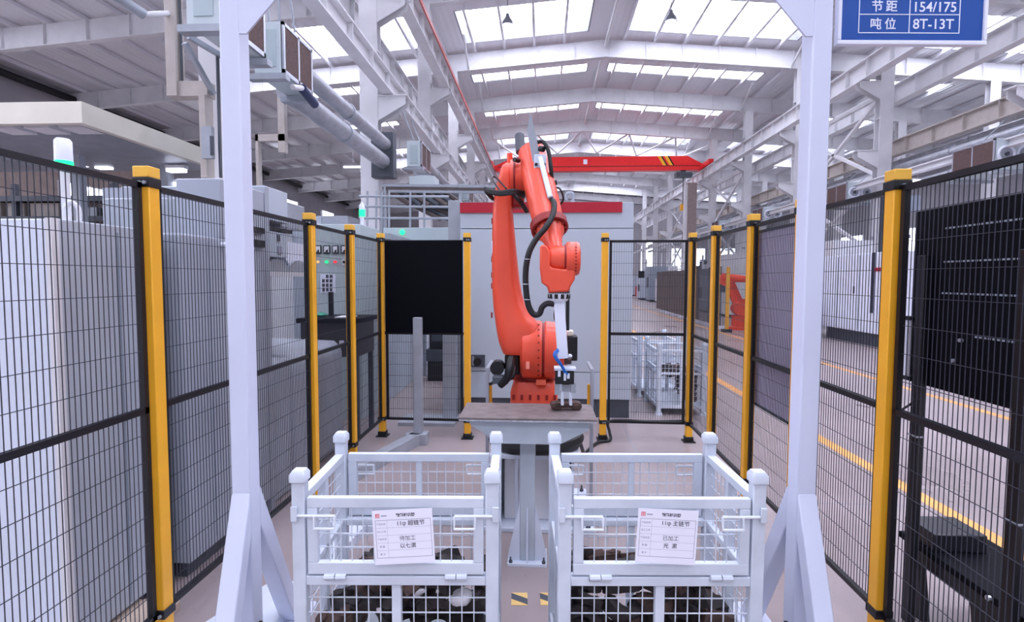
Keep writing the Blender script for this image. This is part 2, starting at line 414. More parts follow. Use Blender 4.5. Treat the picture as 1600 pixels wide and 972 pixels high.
beam('service_beam', -3.55, 6.2, .42, .26, 'white lower service girder carrying pipes along the left columns')
beam('crane_runway_beam', 11.85, 8.0, .6, .28, 'white girder on the far side of the right columns')
beam('service_beam', 11.6, 6.1, .5, .24, 'grey lower service girder along the right columns', m=BEIGE)
beam('service_beam', 10.6, 4.9, .2, .2, 'thin white pipe support rail along the right columns', stiff=False)
beam('service_beam', 19.0, 7.6, .6, .28, 'distant white girder on the outer right columns')
for k, (y0, y1) in enumerate(((30.8, 36.8), (42.8, 48.8), (18.8, 24.8))):
    t = thing('column_bracing', ['white cross bracing between the columns under the right end of the red crane', 'distant white cross bracing between far right columns', 'white cross bracing behind the right portal post'][k], 'bracing', (XR_, y0, 2.6))
    for za_, zb2 in ((2.6, 5.2), (5.2, 7.8)):
        for p, q in ((za_, zb2), (zb2, za_)): MB().bar((XR_, y0+.15, p), (XR_, y1-.15, q), .1, .1).build('diagonal', STEELW, t)
    for z_ in (2.6, 5.2, 7.8): MB().bar((XR_, y0+.15, z_), (XR_, y1-.15, z_), .12, .12).build('strut', STEELW, t)
# bridge crane
YC = 36.2
t = thing('bridge_crane', 'red overhead bridge crane with yellow chevrons spanning the hall', 'crane', (3.5, YC, 8.9))
MB().prism([(-3.3, 9.0), (-2.9, 8.72), (9.95, 8.72), (10.35, 9.0), (9.2, 9.62), (-1.9, 9.62)], 'y', YC-.25, YC+.25).build('main_girder', CRANE, t)
B(-2.9, 9.95, YC-.32, YC-.25, 8.72, 8.95).build('lower_flange', CRANE, t)
B(-2.9, 9.95, YC-.3, YC-.25, 8.95, 9.03).build('dark_lip', DRED, t)  # darker red strip above the lower flange
for xx in (-3.3, 10.35): B(xx-.15, xx+.15, YC-1.3, YC+1.3, 8.9, 9.2).build('end_carriage', CRANE, t)
for k in range(2): MB().prism([(7.3+k*.42, 9.62), (7.5+k*.42, 9.62), (7.85+k*.42, 9.03), (7.65+k*.42, 9.03)], 'y', YC-.262, YC-.25).build('chevron', YELLOW, t)
for k in range(2): MB().prism([(7.5+k*.42, 9.62), (7.6+k*.42, 9.62), (7.95+k*.42, 9.03), (7.85+k*.42, 9.03)], 'y', YC-.262, YC-.25).build('chevron_edge', BLACK, t)
B(2.6, 2.85, YC-.262, YC-.25, 9.15, 9.45).build('capacity_plate', SIGNW, t)
t = thing('crane_hoist', 'dark hoist hanging under the right end of the red crane', 'hoist', (9.0, YC, 8.0))
B(8.5, 9.5, YC-.3, YC+.3, 8.3, 8.6).build('hoist_body', DARKG, t); MB().sphere((9.0, YC, 8.62), .16).build('motor', MIDGREY, t)
MB().cyl((9, YC, 8.3), (9, YC, 6.6), .03, n=6).build('rope', DARKG, t); B(8.85, 9.15, YC-.15, YC+.15, 6.2, 6.6).build('hook_block', YELLOW, t)
# ------------------------------------------------------------------ overhead filter units, ducts, lamps
def filter_unit(x, y, z, label, side=1, L=.85, sc=1., WD=.36):
    t = thing('fan_coil_unit', label, 'air unit', (x, y, z)); wd, h = WD*sc, .62*sc
    x0, x1 = (x-wd, x) if side > 0 else (x, x+wd)
    B(x0, x1, y, y+L, z, z+h).build('casing', mat('unit_casing', (196, 208, 212), .4, var=.02), t, bevel=.008)
    xs = x if side > 0 else x
    for k in range(2):
        a = y+.04+k*(L-.04)/2; B(xs-.012, xs+.012, a, a+(L-.12)/2, z+.06, z+h-.05).build('filter', BROWN, t)
    f = MB(); f.box(xs-.018, xs+.018, y, y+L, z, z+.05); f.box(xs-.018, xs+.018, y, y+L, z+h-.04, z+h)
    for a in (y, y+L/2-.02, y+L-.04): f.box(xs-.018, xs+.018, a, a+.04, z, z+h)
    f.build('filter_frame', ALU, t)
    B(x0-.06, x1+.06, y-.06, y+.06, z-.09, z-.02).build('support_angle', STEELG, t); B(x0-.06, x1+.06, y+L-.06, y+L+.06, z-.09, z-.02).build('support_angle', STEELG, t)
    for yy in (y+.05, y+L-.05): MB().cyl(((x0+x1)/2, yy, z+h), (-3.5 if side > 0 else 11.55, yy, 5.99 if side > 0 else 5.85), .015, n=5).build('hanger_rod', STEELG, t)
    if side > 0: B(x0+.08, x1-.08, y-.012, y, z+.08, z+h-.1).build('front_door', mat('unit_door', (176, 192, 196), .4, var=.02), t)
    else:
        for q in (.27, .73):
            cx = x0+(x1-x0)*q; fo = MB().torus((cx, y-.01, z+h*.5), .15*sc, .03, 20, 6, 'y').build('fan_ring', SIGNW, t); MB().cyl((cx, y-.008, z+h*.5), (cx, y-.001, z+h*.5), .14*sc, n=18).build('fan_disc', STEELG, fo); MB().cyl((cx, y-.05, z+h*.5), (cx, y-.008, z+h*.5), .045, n=10).build('fan_hub', DARKG, fo)
filter_unit(-3.2, 6.75, 4.3, 'grey overhead filter unit with two brown filters beside the left portal post', sc=1.0)
filter_unit(-3.2, 5.45, 4.3, 'grey overhead unit nearest the camera, cut by the top edge')
filter_unit(-3.0, 13.6, 4.55, 'small grey filter unit beyond the widest left column', L=1.1)
filter_unit(-2.75, 20.6, 4.7, 'far grey filter unit on the left service girder', L=1.1)
filter_unit(10.3, 13.3, 4.3, 'grey filter unit with brown filters near the right edge above the black board', -1, L=1.3, sc=1.15, WD=.8)
filter_unit(10.3, 19.4, 4.4, 'grey filter unit just right of the right portal post', -1, L=1.3, sc=1.1, WD=.8)
filter_unit(10.3, 33, 4.5, 'distant grey filter unit right of the corner fence post', -1, L=1.3, sc=1.2, WD=.8)
filter_unit(10.3, 40, 4.6, 'most distant grey filter unit on the right service rail', -1, L=1.4, sc=1.2, WD=.8)
filter_unit(10.3, 26.5, 4.5, 'small grey filter unit above the violet sheet', -1, L=1.3, sc=1.1, WD=.8)
for k, (x, z, r, y0, y1, lab) in enumerate(((-3.52, 4.78, .13, 7.7, 12.3, 'upper galvanised duct running from the left filter unit'), (-3.58, 4.4, .16, 7.65, 12.3, 'thick galvanised duct under the left service girder'),
        (-3.3, 5.0, .12, 14.8, 60, 'upper duct beyond the widest left column'), (-3.35, 4.66, .14, 14.8, 60, 'lower duct beyond the widest left column'),
        (11.45, 5.35, .15, 2, 60, 'upper pale duct along the right columns'), (11.43, 4.75, .12, 2, 60, 'lower pale duct along the right columns'), (11.9, 5.7, .1, 2, 60, 'thin pale pipe behind the right columns'))):
    t = thing('ventilation_duct', lab, 'duct', (x, y0, z))
    MB().cyl((x, y0, z), (x, y1, z), r, n=12).build('pipe', DUCT, t)
    yy = y0+2.2
    while yy < min(y1, 40):
        MB().torus((x, yy, z), r+.005, .02, 14, 6, 'y').build('band', STEELG, t)
        MB().cyl((x, yy, z+r), (x, yy, z+r+.06), .012, n=5).build('hanger', STEELG, t); yy += 3
tag(B(-3.85, -3.35, 12.3, 12.6, 4.05, 5.05).build('duct_end_box', DARKG, bevel=.01), 'dark box closing the ducts before the widest left column', 'duct box')
t = thing('duct_elbow', 'dark blue pipe coupling hanging below the left filter unit', 'pipe', P(482, 155, 7.3))
a, b = P(470, 140, 7.2), P(490, 165, 7.6)
MB().cyl(a, b, .06, n=12).build('coupling', mat('navy', (40, 50, 90), .4), t); MB().cyl(P(455, 138, 6.95), a, .035, n=10).build('stub', STEELW, t)
# cable bracket next to the first left column
t = thing('cable_riser', 'beige stepped cable trunking hanging beside the overhead units', 'trunking', P(262, 150, 6.2))
def trunk(x0, y0, x1, y1, Y, nm, m, d=.16):
    a, b = P(x0, y0, Y), P(x1, y1, Y); B(a.x, b.x, Y, Y+d, a.z, b.z).build(nm, m, t)
trunk(251, -40, 274, 152, 6.2, 'upper_trunk', BEIGE); trunk(258, 130, 322, 152, 6.23, 'cross_trunk', BEIGE); trunk(308, 150, 322, 280, 6.2, 'lower_trunk', BEIGE)
trunk(312, 200, 330, 250, 6.12, 'junction_box', STEELG, .06); trunk(275, -40, 281, 140, 6.25, 'cable', DARKG, .04); trunk(337, 90, 341, 280, 6.2, 'cable', DARKG, .04)
trunk(326, 215, 331, 245, 6.1, 'label_plate', DARKG, .03)
t = thing('duct_motor', 'grey motor cylinder jutting in at the top left below the roof', 'motor', P(200, 15, 5.6))
MB().cyl(P(172, -6, 5.6), P(222, 26, 5.9), .055, n=14).build('barrel', STEELG, t); MB().cyl(P(164, -12, 5.55), P(173, -5, 5.6), .06, n=14).build('end_cap', BLACK, t); MB().cyl(P(222, 26, 5.9), P(260, 24, 6.2), .03, n=10).build('shaft_arm', STEELW, t)
t = thing('strut_bracket', 'grey angle bracket bracing the overhead unit', 'bracket', P(330, 120, 6.0))
MB().bar(P(286, 70, 5.9), P(332, 150, 6.3), .05, .05).build('diagonal', STEELG, t); MB().bar(P(292, 60, 5.9), P(352, 95, 6.3), .05, .05).build('rail', STEELG, t)
t = thing('pipe_hanger', 'pale rectangular hanging pipe frame left of the widest column', 'bracket', P(415, 220, 8.5))
for q in ((397, 212, 404, 300), (397, 212, 444, 222), (431, 150, 444, 240)):
    a, b = P(q[0], q[1], 8.5), P(q[2], q[3], 8.5); B(a.x, b.x, 8.5, 8.6, a.z, b.z).build('member', BEIGE, t)
a = P(437, 150, 8.55); MB().cyl(a, (a.x, 8.55, zr(a.x)-.1), .02, n=6).build('hanger', STEELG, t)
for k, (x, y) in enumerate(((705, 321), (770, 297), (806, 322), (822, 320))): pass
def bay_lamp(x, y, z, lab):
    t = thing('high_bay_lamp', lab, 'lamp', (x, y, z))
    MB().spin((x, y, z), (x, y, z+.4), [(0, .22), (.3, .2), (.7, .09), (1, .06)], 14).build('reflector', STEELG, t)
    MB().cyl((x, y, z-.02), (x, y, z+.02), .19, n=14).build('lens', LED, t); MB().cyl((x, y, z+.4), (x, y, zr(x)-.1), .012, n=5).build('cord', DARKG, t)
for x, y, z, lab in ((-1.3, 20.3, 10.9, 'bell shaped lamp under the nearest roof light left of the ridge'), (4.5, 20.3, 10.9, 'bell shaped lamp under the nearest roof light right of the ridge')):
    bay_lamp(x, y, z, lab)
ZSOF = P(126, 196, 5.9).z+.05
def tube_lamp(px, py, Y, L, lab, top=None, wd=.12):
    p = P(px, py, Y); t = thing('strip_lamp', lab, 'lamp', p)
    B(p.x-L/2, p.x+L/2, Y-wd/2, Y+wd/2, p.z, p.z+.05).build('housing', STEELW, t); B(p.x-L/2+.02, p.x+L/2-.02, Y-wd/2-.006, Y+wd/2-.01, p.z-.05, p.z-.001).build('tube', LED, t)
    MB().cyl((p.x, Y, p.z+.05), (p.x, Y, (top or zr(p.x)-.005)), .006, n=5).build('suspension_rod', STEELW, t)
for a in ((145, 231, 8.0, .5, 'bright strip lamp under the cream canopy', ZSOF), (126, 259, 8.4, .2, 'small square lamp below the canopy strip lamp', ZSOF), (162, 263, 8.5, .26, 'second small square lamp below the canopy', ZSOF),
          (275, 267, 8.3, .3, 'strip lamp beyond the tower light, right of the yellow post cap', ZSOF), (270, 289, 8.6, .22, 'lower small lamp behind the nearest left yellow post', ZSOF),
          (550, 262, 26, .9, 'distant strip lamp left of the widest column'), (1432, 278, 16.4, .6, 'bluish strip lamp beside the nearest right yellow post', 4.8)): tube_lamp(*a)
# ------------------------------------------------------------------ left background: canopy, rack, wall equipment
YC0, XC = 5.9, P(126, 180, 5.9).x
za, zb_ = P(126, 162, YC0).z, P(126, 196, YC0).z
t = thing('machine_canopy', 'cream canopy with deep fascia over the left machinery', 'canopy', (XC-1.5, YC0, zb_))
B(XC-4, XC, YC0, YC0+.08, zb_, za).build('front_fascia', CREAM, t); B(XC-.08, XC, YC0+.08, YC0+2.9, zb_, za).build('side_fascia', CREAM, t)
B(XC-4, XC-.08, YC0+.08, YC0+2.9, zb_+.05, zb_+.1).build('soffit', STEELG, t)
for k in range(3): B(XC-1.3+k*.42, XC-1.0+k*.42, YC0+.2, YC0+.5, zb_+.01, zb_+.05).build('soffit_panel', STEELW, t)
for k, (px, Y) in enumerate(((118, 7.6), (256, 8.4))):
    p = P(px, 300, Y); B(p.x-.06, p.x+.06, Y, Y+.12, 0, zb_+.05).build('post', STEELG, t)
t = thing('storage_rack', 'dark storage rack with brown boards seen above the white cabinet', 'rack', (-8, 8.2, 0))
for xx in (-11, -9.2, -7.4, -5.6):
    for yy in (9.2, 10.2): B(xx-.04, xx+.04, yy-.04, yy+.04, 0, 3.4).build('upright', DARKG, t)
for zz in (.5, 1.2, 1.9, 2.35, 2.75, 3.1):
    B(-11.1, -5.5, 9.14, 9.2, zz, zz+.09).build('beam', DARKG, t); B(-11, -5.6, 9.2, 10.2, zz+.02, zz+.06).build('shelf', BROWNP, t)
random.seed(3)
for zz in (1.96, 2.41, 2.81):
    x = -10.8; ci = 0
    while x < -5.9:
        wv = random.uniform(.3, .6); hh = random.uniform(.15, .3)
        tag(B(x, x+wv, 9.3, 9.9, zz, zz+hh).build('carton', random.choice([BEIGE, BROWNP, STEELG, MIDGREY]), bevel=.01), 'carton on the %s shelf of the dark rack, %s from the left' % ({1.96: 'lower', 2.41: 'middle', 2.81: 'upper'}[zz], ORD[ci]), 'carton', 'cartons on the dark rack'); x += wv+random.uniform(.05, .25); ci += 1
t = thing('wall_cubicle', 'brown and grey cubicle high by the left wall with lit opening', 'cubicle', (-7.5, 14.5, 0))
B(-8.2, -6.9, 15, 17, 0, 3.7).build('body', BROWNP, t); B(-6.88, -5.5, 15.4, 17.6, 0, 3.55).build('side_bay', STEELG, t); B(-7.9, -7.3, 14.97, 15, 3.3, 3.6).build('opening', WINL, t)
t = thing('roof_box', 'flat grey switchgear box standing beyond the left machines', 'cabinet', (-5, 12, 0))
B(-6.0, -4.9, 12, 13.5, 0, 3.15).build('body', GREYCAB, t); B(-4.88, -4.5, 12.2, 13.4, 0, 2.9).build('annex', STEELG, t)

# ------------------------------------------------------------------ left machines behind the fence
t = thing('electrical_cabinet', 'tall white cabinet, its side darkened for shade, behind the nearest left fence panel', 'cabinet', (-2.7, 2.6, 0))
B(-3.5, -2.12, 2.31, 2.98, .08, 2.035).build('body', mat('cabinet_side_shade', (176, 184, 196), .45, var=.02), t, bevel=.006)  # white cabinet; the weaker light on its side is put into this grey
B(-3.5, -2.15, 2.28, 2.308, .1, 2.03).build('door', WHITE, t, bevel=.004)
B(-2.148, -2.118, 2.275, 2.312, .08, 2.035).build('edge_trim', STEELW, t); B(-3.45, -2.2, 2.36, 2.93, 0, .08).build('plinth', DARKG, t)
B(-2.1195, -2.112, 2.64, 2.648, .1, 2.0).build('panel_seam', MIDGREY, t)
t = thing('signal_tower', 'white tower light glowing green on top of the white cabinet', 'signal lamp', (-2.42, 2.6, 2.035))
c = P(98, 250, 2.6); x, yy = c.x, 2.6
MB().cyl((x, yy, 2.035), (x, yy, P(98, 262, 2.6).z), .022, n=12).build('stem', STEELW, t); MB().cyl((x, yy, 2.035), (x, yy, 2.055), .05, n=14).build('foot', STEELW, t)
z1 = P(98, 266, 2.6).z; z2 = P(98, 256, 2.6).z; z3 = P(98, 221, 2.6).z
MB().cyl((x, yy, z1), (x, yy, z2), .038, n=18).build('green_lens', GREENL, t); MB().spin((x, yy, z2), (x, yy, z3), [(0, .038), (.9, .036), (1, .028)], 18).build('white_lens', SIGNW, t)
tag(MB().tube([(x+.1, 2.56, 2.035), (x+.1, 2.56, 2.11), (x+.07, 2.55, 2.14), (x+.05, 2.54, 2.11)], .012, 6).build('conduit_stub', STEELW), 'small bent conduit on top of the white cabinet', 'conduit')
t = thing('heating_enclosure', 'grey heating machine enclosure between the two nearest left yellow posts', 'machine', (-2.5, 3.6, 0))
GM = mat('machine_grey', (164, 170, 182), .45, var=.03, scale=1.5)
B(-3.4, -2.05, 3.02, 3.98, .1, 2.03).build('lower_body', GM, t, bevel=.01); B(-2.34, -2.05, 3.42, 3.98, 2.03, 2.41).build('upper_box', GM, t, bevel=.008)
B(-2.9, -2.36, 3.5, 3.97, 2.03, 2.3).build('rear_box', STEELG, t, bevel=.008); B(-3.3, -2.1, 3.06, 3.97, 0, .1).build('plinth', DARKG, t)
for k in range(3): B(-2.05, -2.044, 3.28+k*.25, 3.284+k*.25, .15, 2.0).build('panel_seam', MIDGREY, t)
for k, (ya, zz) in enumerate(((3.42, 1.99), (3.5, 1.99), (3.74, 1.98))): MB().cyl((-2.05, ya, zz), (-2.01, ya, zz), .016, n=10).build('knob', SIGNW, t)
B(-2.05, -2.03, 3.66, 3.94, 2.1, 2.14).build('vent_slot', BLACK, t); B(-2.05, -2.03, 3.76, 3.94, 2.0, 2.05).build('vent_slot', BLACK, t); B(-2.05, -2.035, 3.66, 3.672, 1.99, 2.1).build('vent_slot', BLACK, t)
tag(B(-2.16, -1.93, 2.52, 2.75, 0, .05).build('carton_scrap', mat('cardboard', (206, 188, 172), .8), bevel=.004), 'pale cardboard scrap on the floor by the nearest left post', 'cardboard')
t = thing('quench_machine', 'grey quench machine with hood and open dark bay behind the second left fence panel', 'machine', (-2.6, 4.6, 0))
B(-3.3, -2.05, 3.99, 4.05, 0, 2.45).build('end_panel', GM, t); B(-3.3, -3.2, 4.05, 5.9, 0, 2.2).build('rear_panel', MIDGREY, t)
MB().prism([(-3.2, 0), (-2.14, 0), (-2.08, .06), (-2.08, 1.06), (-2.16, 1.13), (-3.2, 1.17)], 'y', 4.45, 5.62).build('tank', GM, t, bevel=.05)
B(-3.2, -2.09, 4.05, 4.44, 0, 1.12).build('front_tank', GM, t, bevel=.03)
B(-3.2, -2.07, 4.05, 4.95, 1.79, 1.83).build('hood_shelf', STEELW, t)
for k in range(2):
    y0 = 4.08+k*.38; MB().prism([(y0+.19+.19*math.cos(a*math.pi/8), 1.83+.1*math.sin(a*math.pi/8)) for a in range(9)], 'x', -2.5, -2.1).build('cowl', STEELG, t)
B(-3.2, -2.08, 4.05, 4.42, 2.22, 2.47).build('upper_cubicle', GREYCAB, t, bevel=.006); B(-3.1, -2.15, 4.44, 4.9, 2.2, 2.42).build('upper_cubicle', STEELG, t, bevel=.006)
B(-2.9, -2.09, 4.08, 4.42, 1.94, 2.14).build('control_box', GREYCAB, t, bevel=.006); B(-2.09, -2.082, 4.24, 4.29, 2.07, 2.12).build('dial', DARKG, t); B(-2.09, -2.082, 4.24, 4.31, 1.97, 2.03).build('rating_plate', INKL, t)
MB().prism([(4.45, 2.08), (4.82, 2.08), (4.82, 1.92), (4.6, 1.84), (4.46, 1.93)], 'x', -2.4, -2.12).build('chute', SIGNW, t)
B(-2.92, -2.085, 4.06, 4.5, 2.145, 2.175).build('dark_lintel', BLACK, t)
MB().tube([(-2.6, 4.4, 1.7), (-2.5, 4.35, 1.5), (-2.32, 4.27, 1.3), (-2.3, 4.27, 1.13)], .008, 6).build('hose', DARKG, t)
B(-3.195, -3.17, 4.6, 4.72, 1.62, 1.66).build('rating_plate', DARKG, t)
# control cabinet with meters, facing the camera
YM = 6.7
def pb(x0, y0, x1, y1, Y, th, nm, m, par, **k):
    a, b = P(x0, y0, Y), P(x1, y1, Y); return B(a.x, b.x, Y, Y+th, a.z, b.z).build(nm, m, par, **k)
a, b = P(478, 350, YM), P(568, 640, YM)
t = thing('control_cabinet', 'grey control cabinet with four meters and coloured lamps', 'cabinet', ((a.x+b.x)/2, YM+.4, 0))
B(a.x, b.x, YM, YM+.8, 0, P(500, 352, YM).z).build('body', mat('pale_green_grey', (182, 196, 200), .4, var=.02), t, bevel=.006)
for k in range(4):
    x0 = 491+k*13.6; m_ = pb(x0, 385, x0+10, 398, YM-.02, .02, 'meter', BLACK, t); pb(x0+1.5, 386.5, x0+8.5, 396, YM-.025, .004, 'meter_face', GLASSD, m_)
    q = [P(x0+8.5, 396, YM), P(x0+4.5, 396, YM), P(x0+6, 392.5, YM), P(x0+8.5, 391.5, YM)]
    MB().prism([(v.x, v.z) for v in q], 'y', YM-.028, YM-.024).build('needle_cover', BLACK, m_)
for k, m_ in enumerate((AMBERL, GREENL, REDL)):
    c = P(497+k*13.5, 411, YM); MB().cyl((c.x, YM-.03, c.z), (c.x, YM+.01, c.z), .016, n=12).build('indicator_lamp', m_, t)
pb(534, 406, 542, 416, YM-.015, .015, 'switch_plate', GLASSD, t); c = P(538, 411, YM); MB().cyl((c.x, YM-.03, c.z), (c.x, YM, c.z), .018, n=10).build('rotary_switch', BLACK, t)
pb(500, 430, 524, 459, YM-.008, .008, 'key_sheet', SIGNW, t)
for i in range(4):
    for j in range(3):
        if i == 0 and j == 0: continue
        pb(503+j*6, 431+i*7, 507+j*6, 436+i*7, YM-.014, .006, 'key', DARKG, t)
t = thing('side_cabinet', 'long pale grey cabinet wall left of the black fence sheet', 'cabinet', (-2.6, 7.6, 0))
a = P(552, 372, 7.4); B(-3.2, -2.22, 7.55, 9.6, 0, 2.32).build('body', GREYCAB, t, bevel=.006); B(-3.2, -2.1, 7.5, 9.7, 2.32, 2.4).build('roof', STEELG, t)
t = thing('workbench', 'black steel workbench with drawer housing behind the left fence', 'bench', (-2.4, 6.1, 0))
a, b = P(478, 498, 6.0), P(572, 560, 6.0); zt = P(520, 497, 6.0).z
B(a.x, b.x, 5.75, 6.45, zt-.05, zt).build('top', BLACKSH, t, bevel=.005); B(a.x+.03, b.x-.03, 5.8, 6.4, zt-.42, zt-.05).build('housing', mat('bench_dark', (58, 56, 62), .5), t)
for xx in (a.x+.05, b.x-.08): B(xx, xx+.05, 5.82, 5.87, 0, zt-.42).build('leg', DARKG, t); B(xx, xx+.05, 6.33, 6.38, 0, zt-.42).build('leg', DARKG, t)
B(b.x-.22, b.x-.17, 5.79, 5.8, zt-.3, zt-.24).build('label_tag', SIGNW, t)
c = P(502, 492, 6.0)
tag(MB().spin((c.x, 6.0, zt), (c.x, 6.0, zt+.05), [(0, .05), (.5, .07), (1, .03)], 14).build('green_dish', GREEND), 'small upturned green dish on the black workbench', 'dish')
c = P(516, 478, 6.2)
tag(B(c.x-.025, c.x+.025, 6.2, 6.25, zt, P(516, 458, 6.2).z).build('black_bar', BLACK, bevel=.004), 'black upright bar standing on the workbench', 'bar')
c = P(552, 494, 6.1); tag(B(c.x-.12, c.x+.05, 5.85, 6.1, zt, zt+.012).build('paper_sheet', PAPER), 'white paper sheet lying on the workbench corner', 'paper')
random.seed(5)
for k in range(5):
    c = PZ(575+k*4, 650-k*16); t_ = MB(); r = .1+.03*random.random()
    t_.spin((c.x-.35, c.y+.1*k, 0), (c.x-.35, c.y+.1*k, .5-.05*k), [(0, r), (.2, r*.9), (.25, r*.6), (.8, r*.55), (.85, r*.8), (1, r*.7)], 12)
    tag(t_.build('valve_assembly', random.choice([DARKG, BROWNP]), None), '%s dark pipe valve from the camera behind the left fence corner' % ORD[k], 'valve', 'dark valves by the fence corner')
# platform with railing and pipe rack beyond the fence, left of the big cabinet
YP = 9.75
t = thing('machine_housing', 'pale green-grey machine housing with a green lamp behind the black sheet', 'machine', (-2, YP, 0))
a, b = P(598, 357, YP), P(718, 378, YP)
B(a.x, b.x, YP, YP+.5, 1.9, a.z).build('upper_body', mat('pale_green_grey', (182, 196, 200)), t, bevel=.006); B(a.x+.2, -2.1, YP+.1, YP+6, 0, 1.9).build('lower_body', GREYCAB, t)
c = P(628, 364, YP); MB().sphere((c.x, YP-.01, c.z), .045).build('green_lamp', GREENL, t)
t = thing('safety_railing', 'grey tube railing on the platform left of the big cabinet', 'railing', P(640, 340, 9.6))
RY = 9.9
for y_ in (308, 324, 342):
    MB().cyl(P(560, y_, RY), P(700, y_, RY), .022, n=8).build('rail', STEELG, t)
for px in (573, 587, 596, 607, 640, 662):
    MB().cyl(P(px, 300, RY), P(px, 374, RY), .02, n=8).build('upright', STEELG, t)
t = thing('signal_tower', 'slim signal light with green lens on the left railing', 'signal lamp', P(565, 345, 9.2))
c = P(565, 345, 9.2); MB().cyl((c.x, 9.2, 0), (c.x, 9.2, c.z+.06), .035, n=10).build('base', SIGNW, t); MB().cyl((c.x, 9.2, c.z+.06), (c.x, 9.2, c.z+.17), .05, n=12).build('green_lens', GREENL, t); MB().spin((c.x, 9.2, c.z+.17), (c.x, 9.2, c.z+.3), [(0, .05), (.5, .045), (1, .01)], 12).build('cap', SIGNW, t)
t = thing('pipe_rack', 'steel rack of long slanting pipes above the platform', 'rack', P(680, 320, 10.5))
for y_ in (291, 296, 300):
    MB().bar(P(602+ (296-y_)*-1, y_, 10.4), P(790, y_+1, 10.4), .06, .05).build('frame_rail', STEELG if y_ != 296 else BROWNP, t)
for k in range(7):
    x0 = 604+k*14; MB().cyl(P(x0, 298, 10.6), P(x0+38, 322, 10.4), .05, n=8).build('pipe', DARKG if k % 2 else BROWNP, t)
for k in range(5):
    x0 = 648+k*13; MB().cyl(P(x0, 323, 10.6), P(x0+40, 343, 10.5), .05, n=8).build('pipe', DARKG if k % 2 else BROWNP, t)
for px in (601, 718, 786): MB().bar(P(px, 290, 10.4), P(px, 357, 10.4), .05, .05).build('post', STEELG, t)
t = thing('roof_fan_box', 'pale box unit on top of the platform frame', 'box', P(658, 285, 12))
pb(638, 276, 678, 290, 12, .5, 'body', mat('unit_casing', (196, 208, 212)), t); pb(650, 274, 668, 277, 12.1, .3, 'lid', STEELG, t)
# ------------------------------------------------------------------ big cabinet behind the robot
YK = 7.0
a, b = P(718, 318, YK), P(986, 652, YK); zt = a.z
t = thing('machine_cabinet', 'large pale grey machine cabinet with red top stripe behind the robot', 'cabinet', ((a.x+b.x)/2, YK+.8, 0))
CABM = mat('cabinet_blue_grey', (186, 196, 208), .38, var=.015, scale=1)
z1 = P(850, 357, YK).z; z2 = P(850, 581, YK).z
B(a.x, b.x, YK, YK+1.6, z1+.004, zt).build('upper_panel', CABM, t, bevel=.004); B(a.x, b.x, YK, YK+1.6, z2+.004, z1-.004).build('front_panel', CABM, t, bevel=.004)
B(a.x, b.x, YK, YK+1.6, .24, z2-.004).build('lower_panel', CABM, t, bevel=.004); B(a.x+.02, b.x-.02, YK+.02, YK+1.55, 0, .24).build('plinth', DARKG, t)
e = P(971, 331, YK); B(a.x, e.x, YK-.02, YK, e.z, zt+.005).build('red_stripe', STRIPE, t)
c = P(697, 312, YK); B(c.x, a.x-.005, YK+.1, YK+1.5, 0, c.z).build('side_column', STEELG, t, bevel=.004)
s_ = pb(736, 555, 758, 574, YK-.03, .03, 'switch_box', DARKG, t); q = P(747, 565, YK); MB().cyl((q.x, YK-.07, q.z), (q.x, YK-.03, q.z), .05, n=14).build('rotary_handle', BLACK, s_); pb(738, 557, 741, 572, YK-.035, .006, 'switch_plate', STEELG, s_)
tag(MB().tube([P(884, 312, 7.2), P(884, 304, 7.2), P(888, 301, 7.2), P(894, 303, 7.2), P(894, 316, 7.2)], .02, 8).build('vent_pipe', STEELG), 'bent vent pipe on top of the big cabinet', 'pipe')

# ------------------------------------------------------------------ fence
FX0, FX1, FYB = -1.79, 1.613, 6.03
L = [.9, 2.42, 4.16, 5.05, FYB]; R = [.9, 2.62, 3.52, 4.33, 5.235, FYB]
ZM, ZB, ZT = 1.178, .19, 2.2
def fence_post(x, y, lab, rz=0., clipside=1):
    t = thing('fence_post', lab, 'fence post', (x, y, 0), rz)
    h = .035
    B(-h, h, -h, h, .012, 2.2).build('tube', YELLOW, t, True, bevel=.005)
    B(-h-.003, h+.003, -h-.003, h+.003, 2.225, 2.275).build('cap', mat('post_cap_yellow', (246, 190, 70), .4, var=.02), t, True, bevel=.004)
    B(-.065, .065, -.065, .065, 0, .012).build('base_plate', BLACK, t, True, bevel=.003)
    B(-.045, .045, -.045, .045, .012, .06).build('boot', RUBBER, t, True, bevel=.006)
    for zz in (2.2, .2):
        k = MB().box(-h-.006, h+.006, -h-.006, h+.006, zz-.018, zz+.025).build('clip', BLACK, t, True, bevel=.003)
        MB().cyl((0, -h-.016, zz), (0, -h-.005, zz), .008, n=8).build('bolt', STEELG, k, True); MB().cyl((.022, -h-.016, zz), (.022, -h-.005, zz), .008, n=8).build('bolt', STEELG, k, True)
    return t
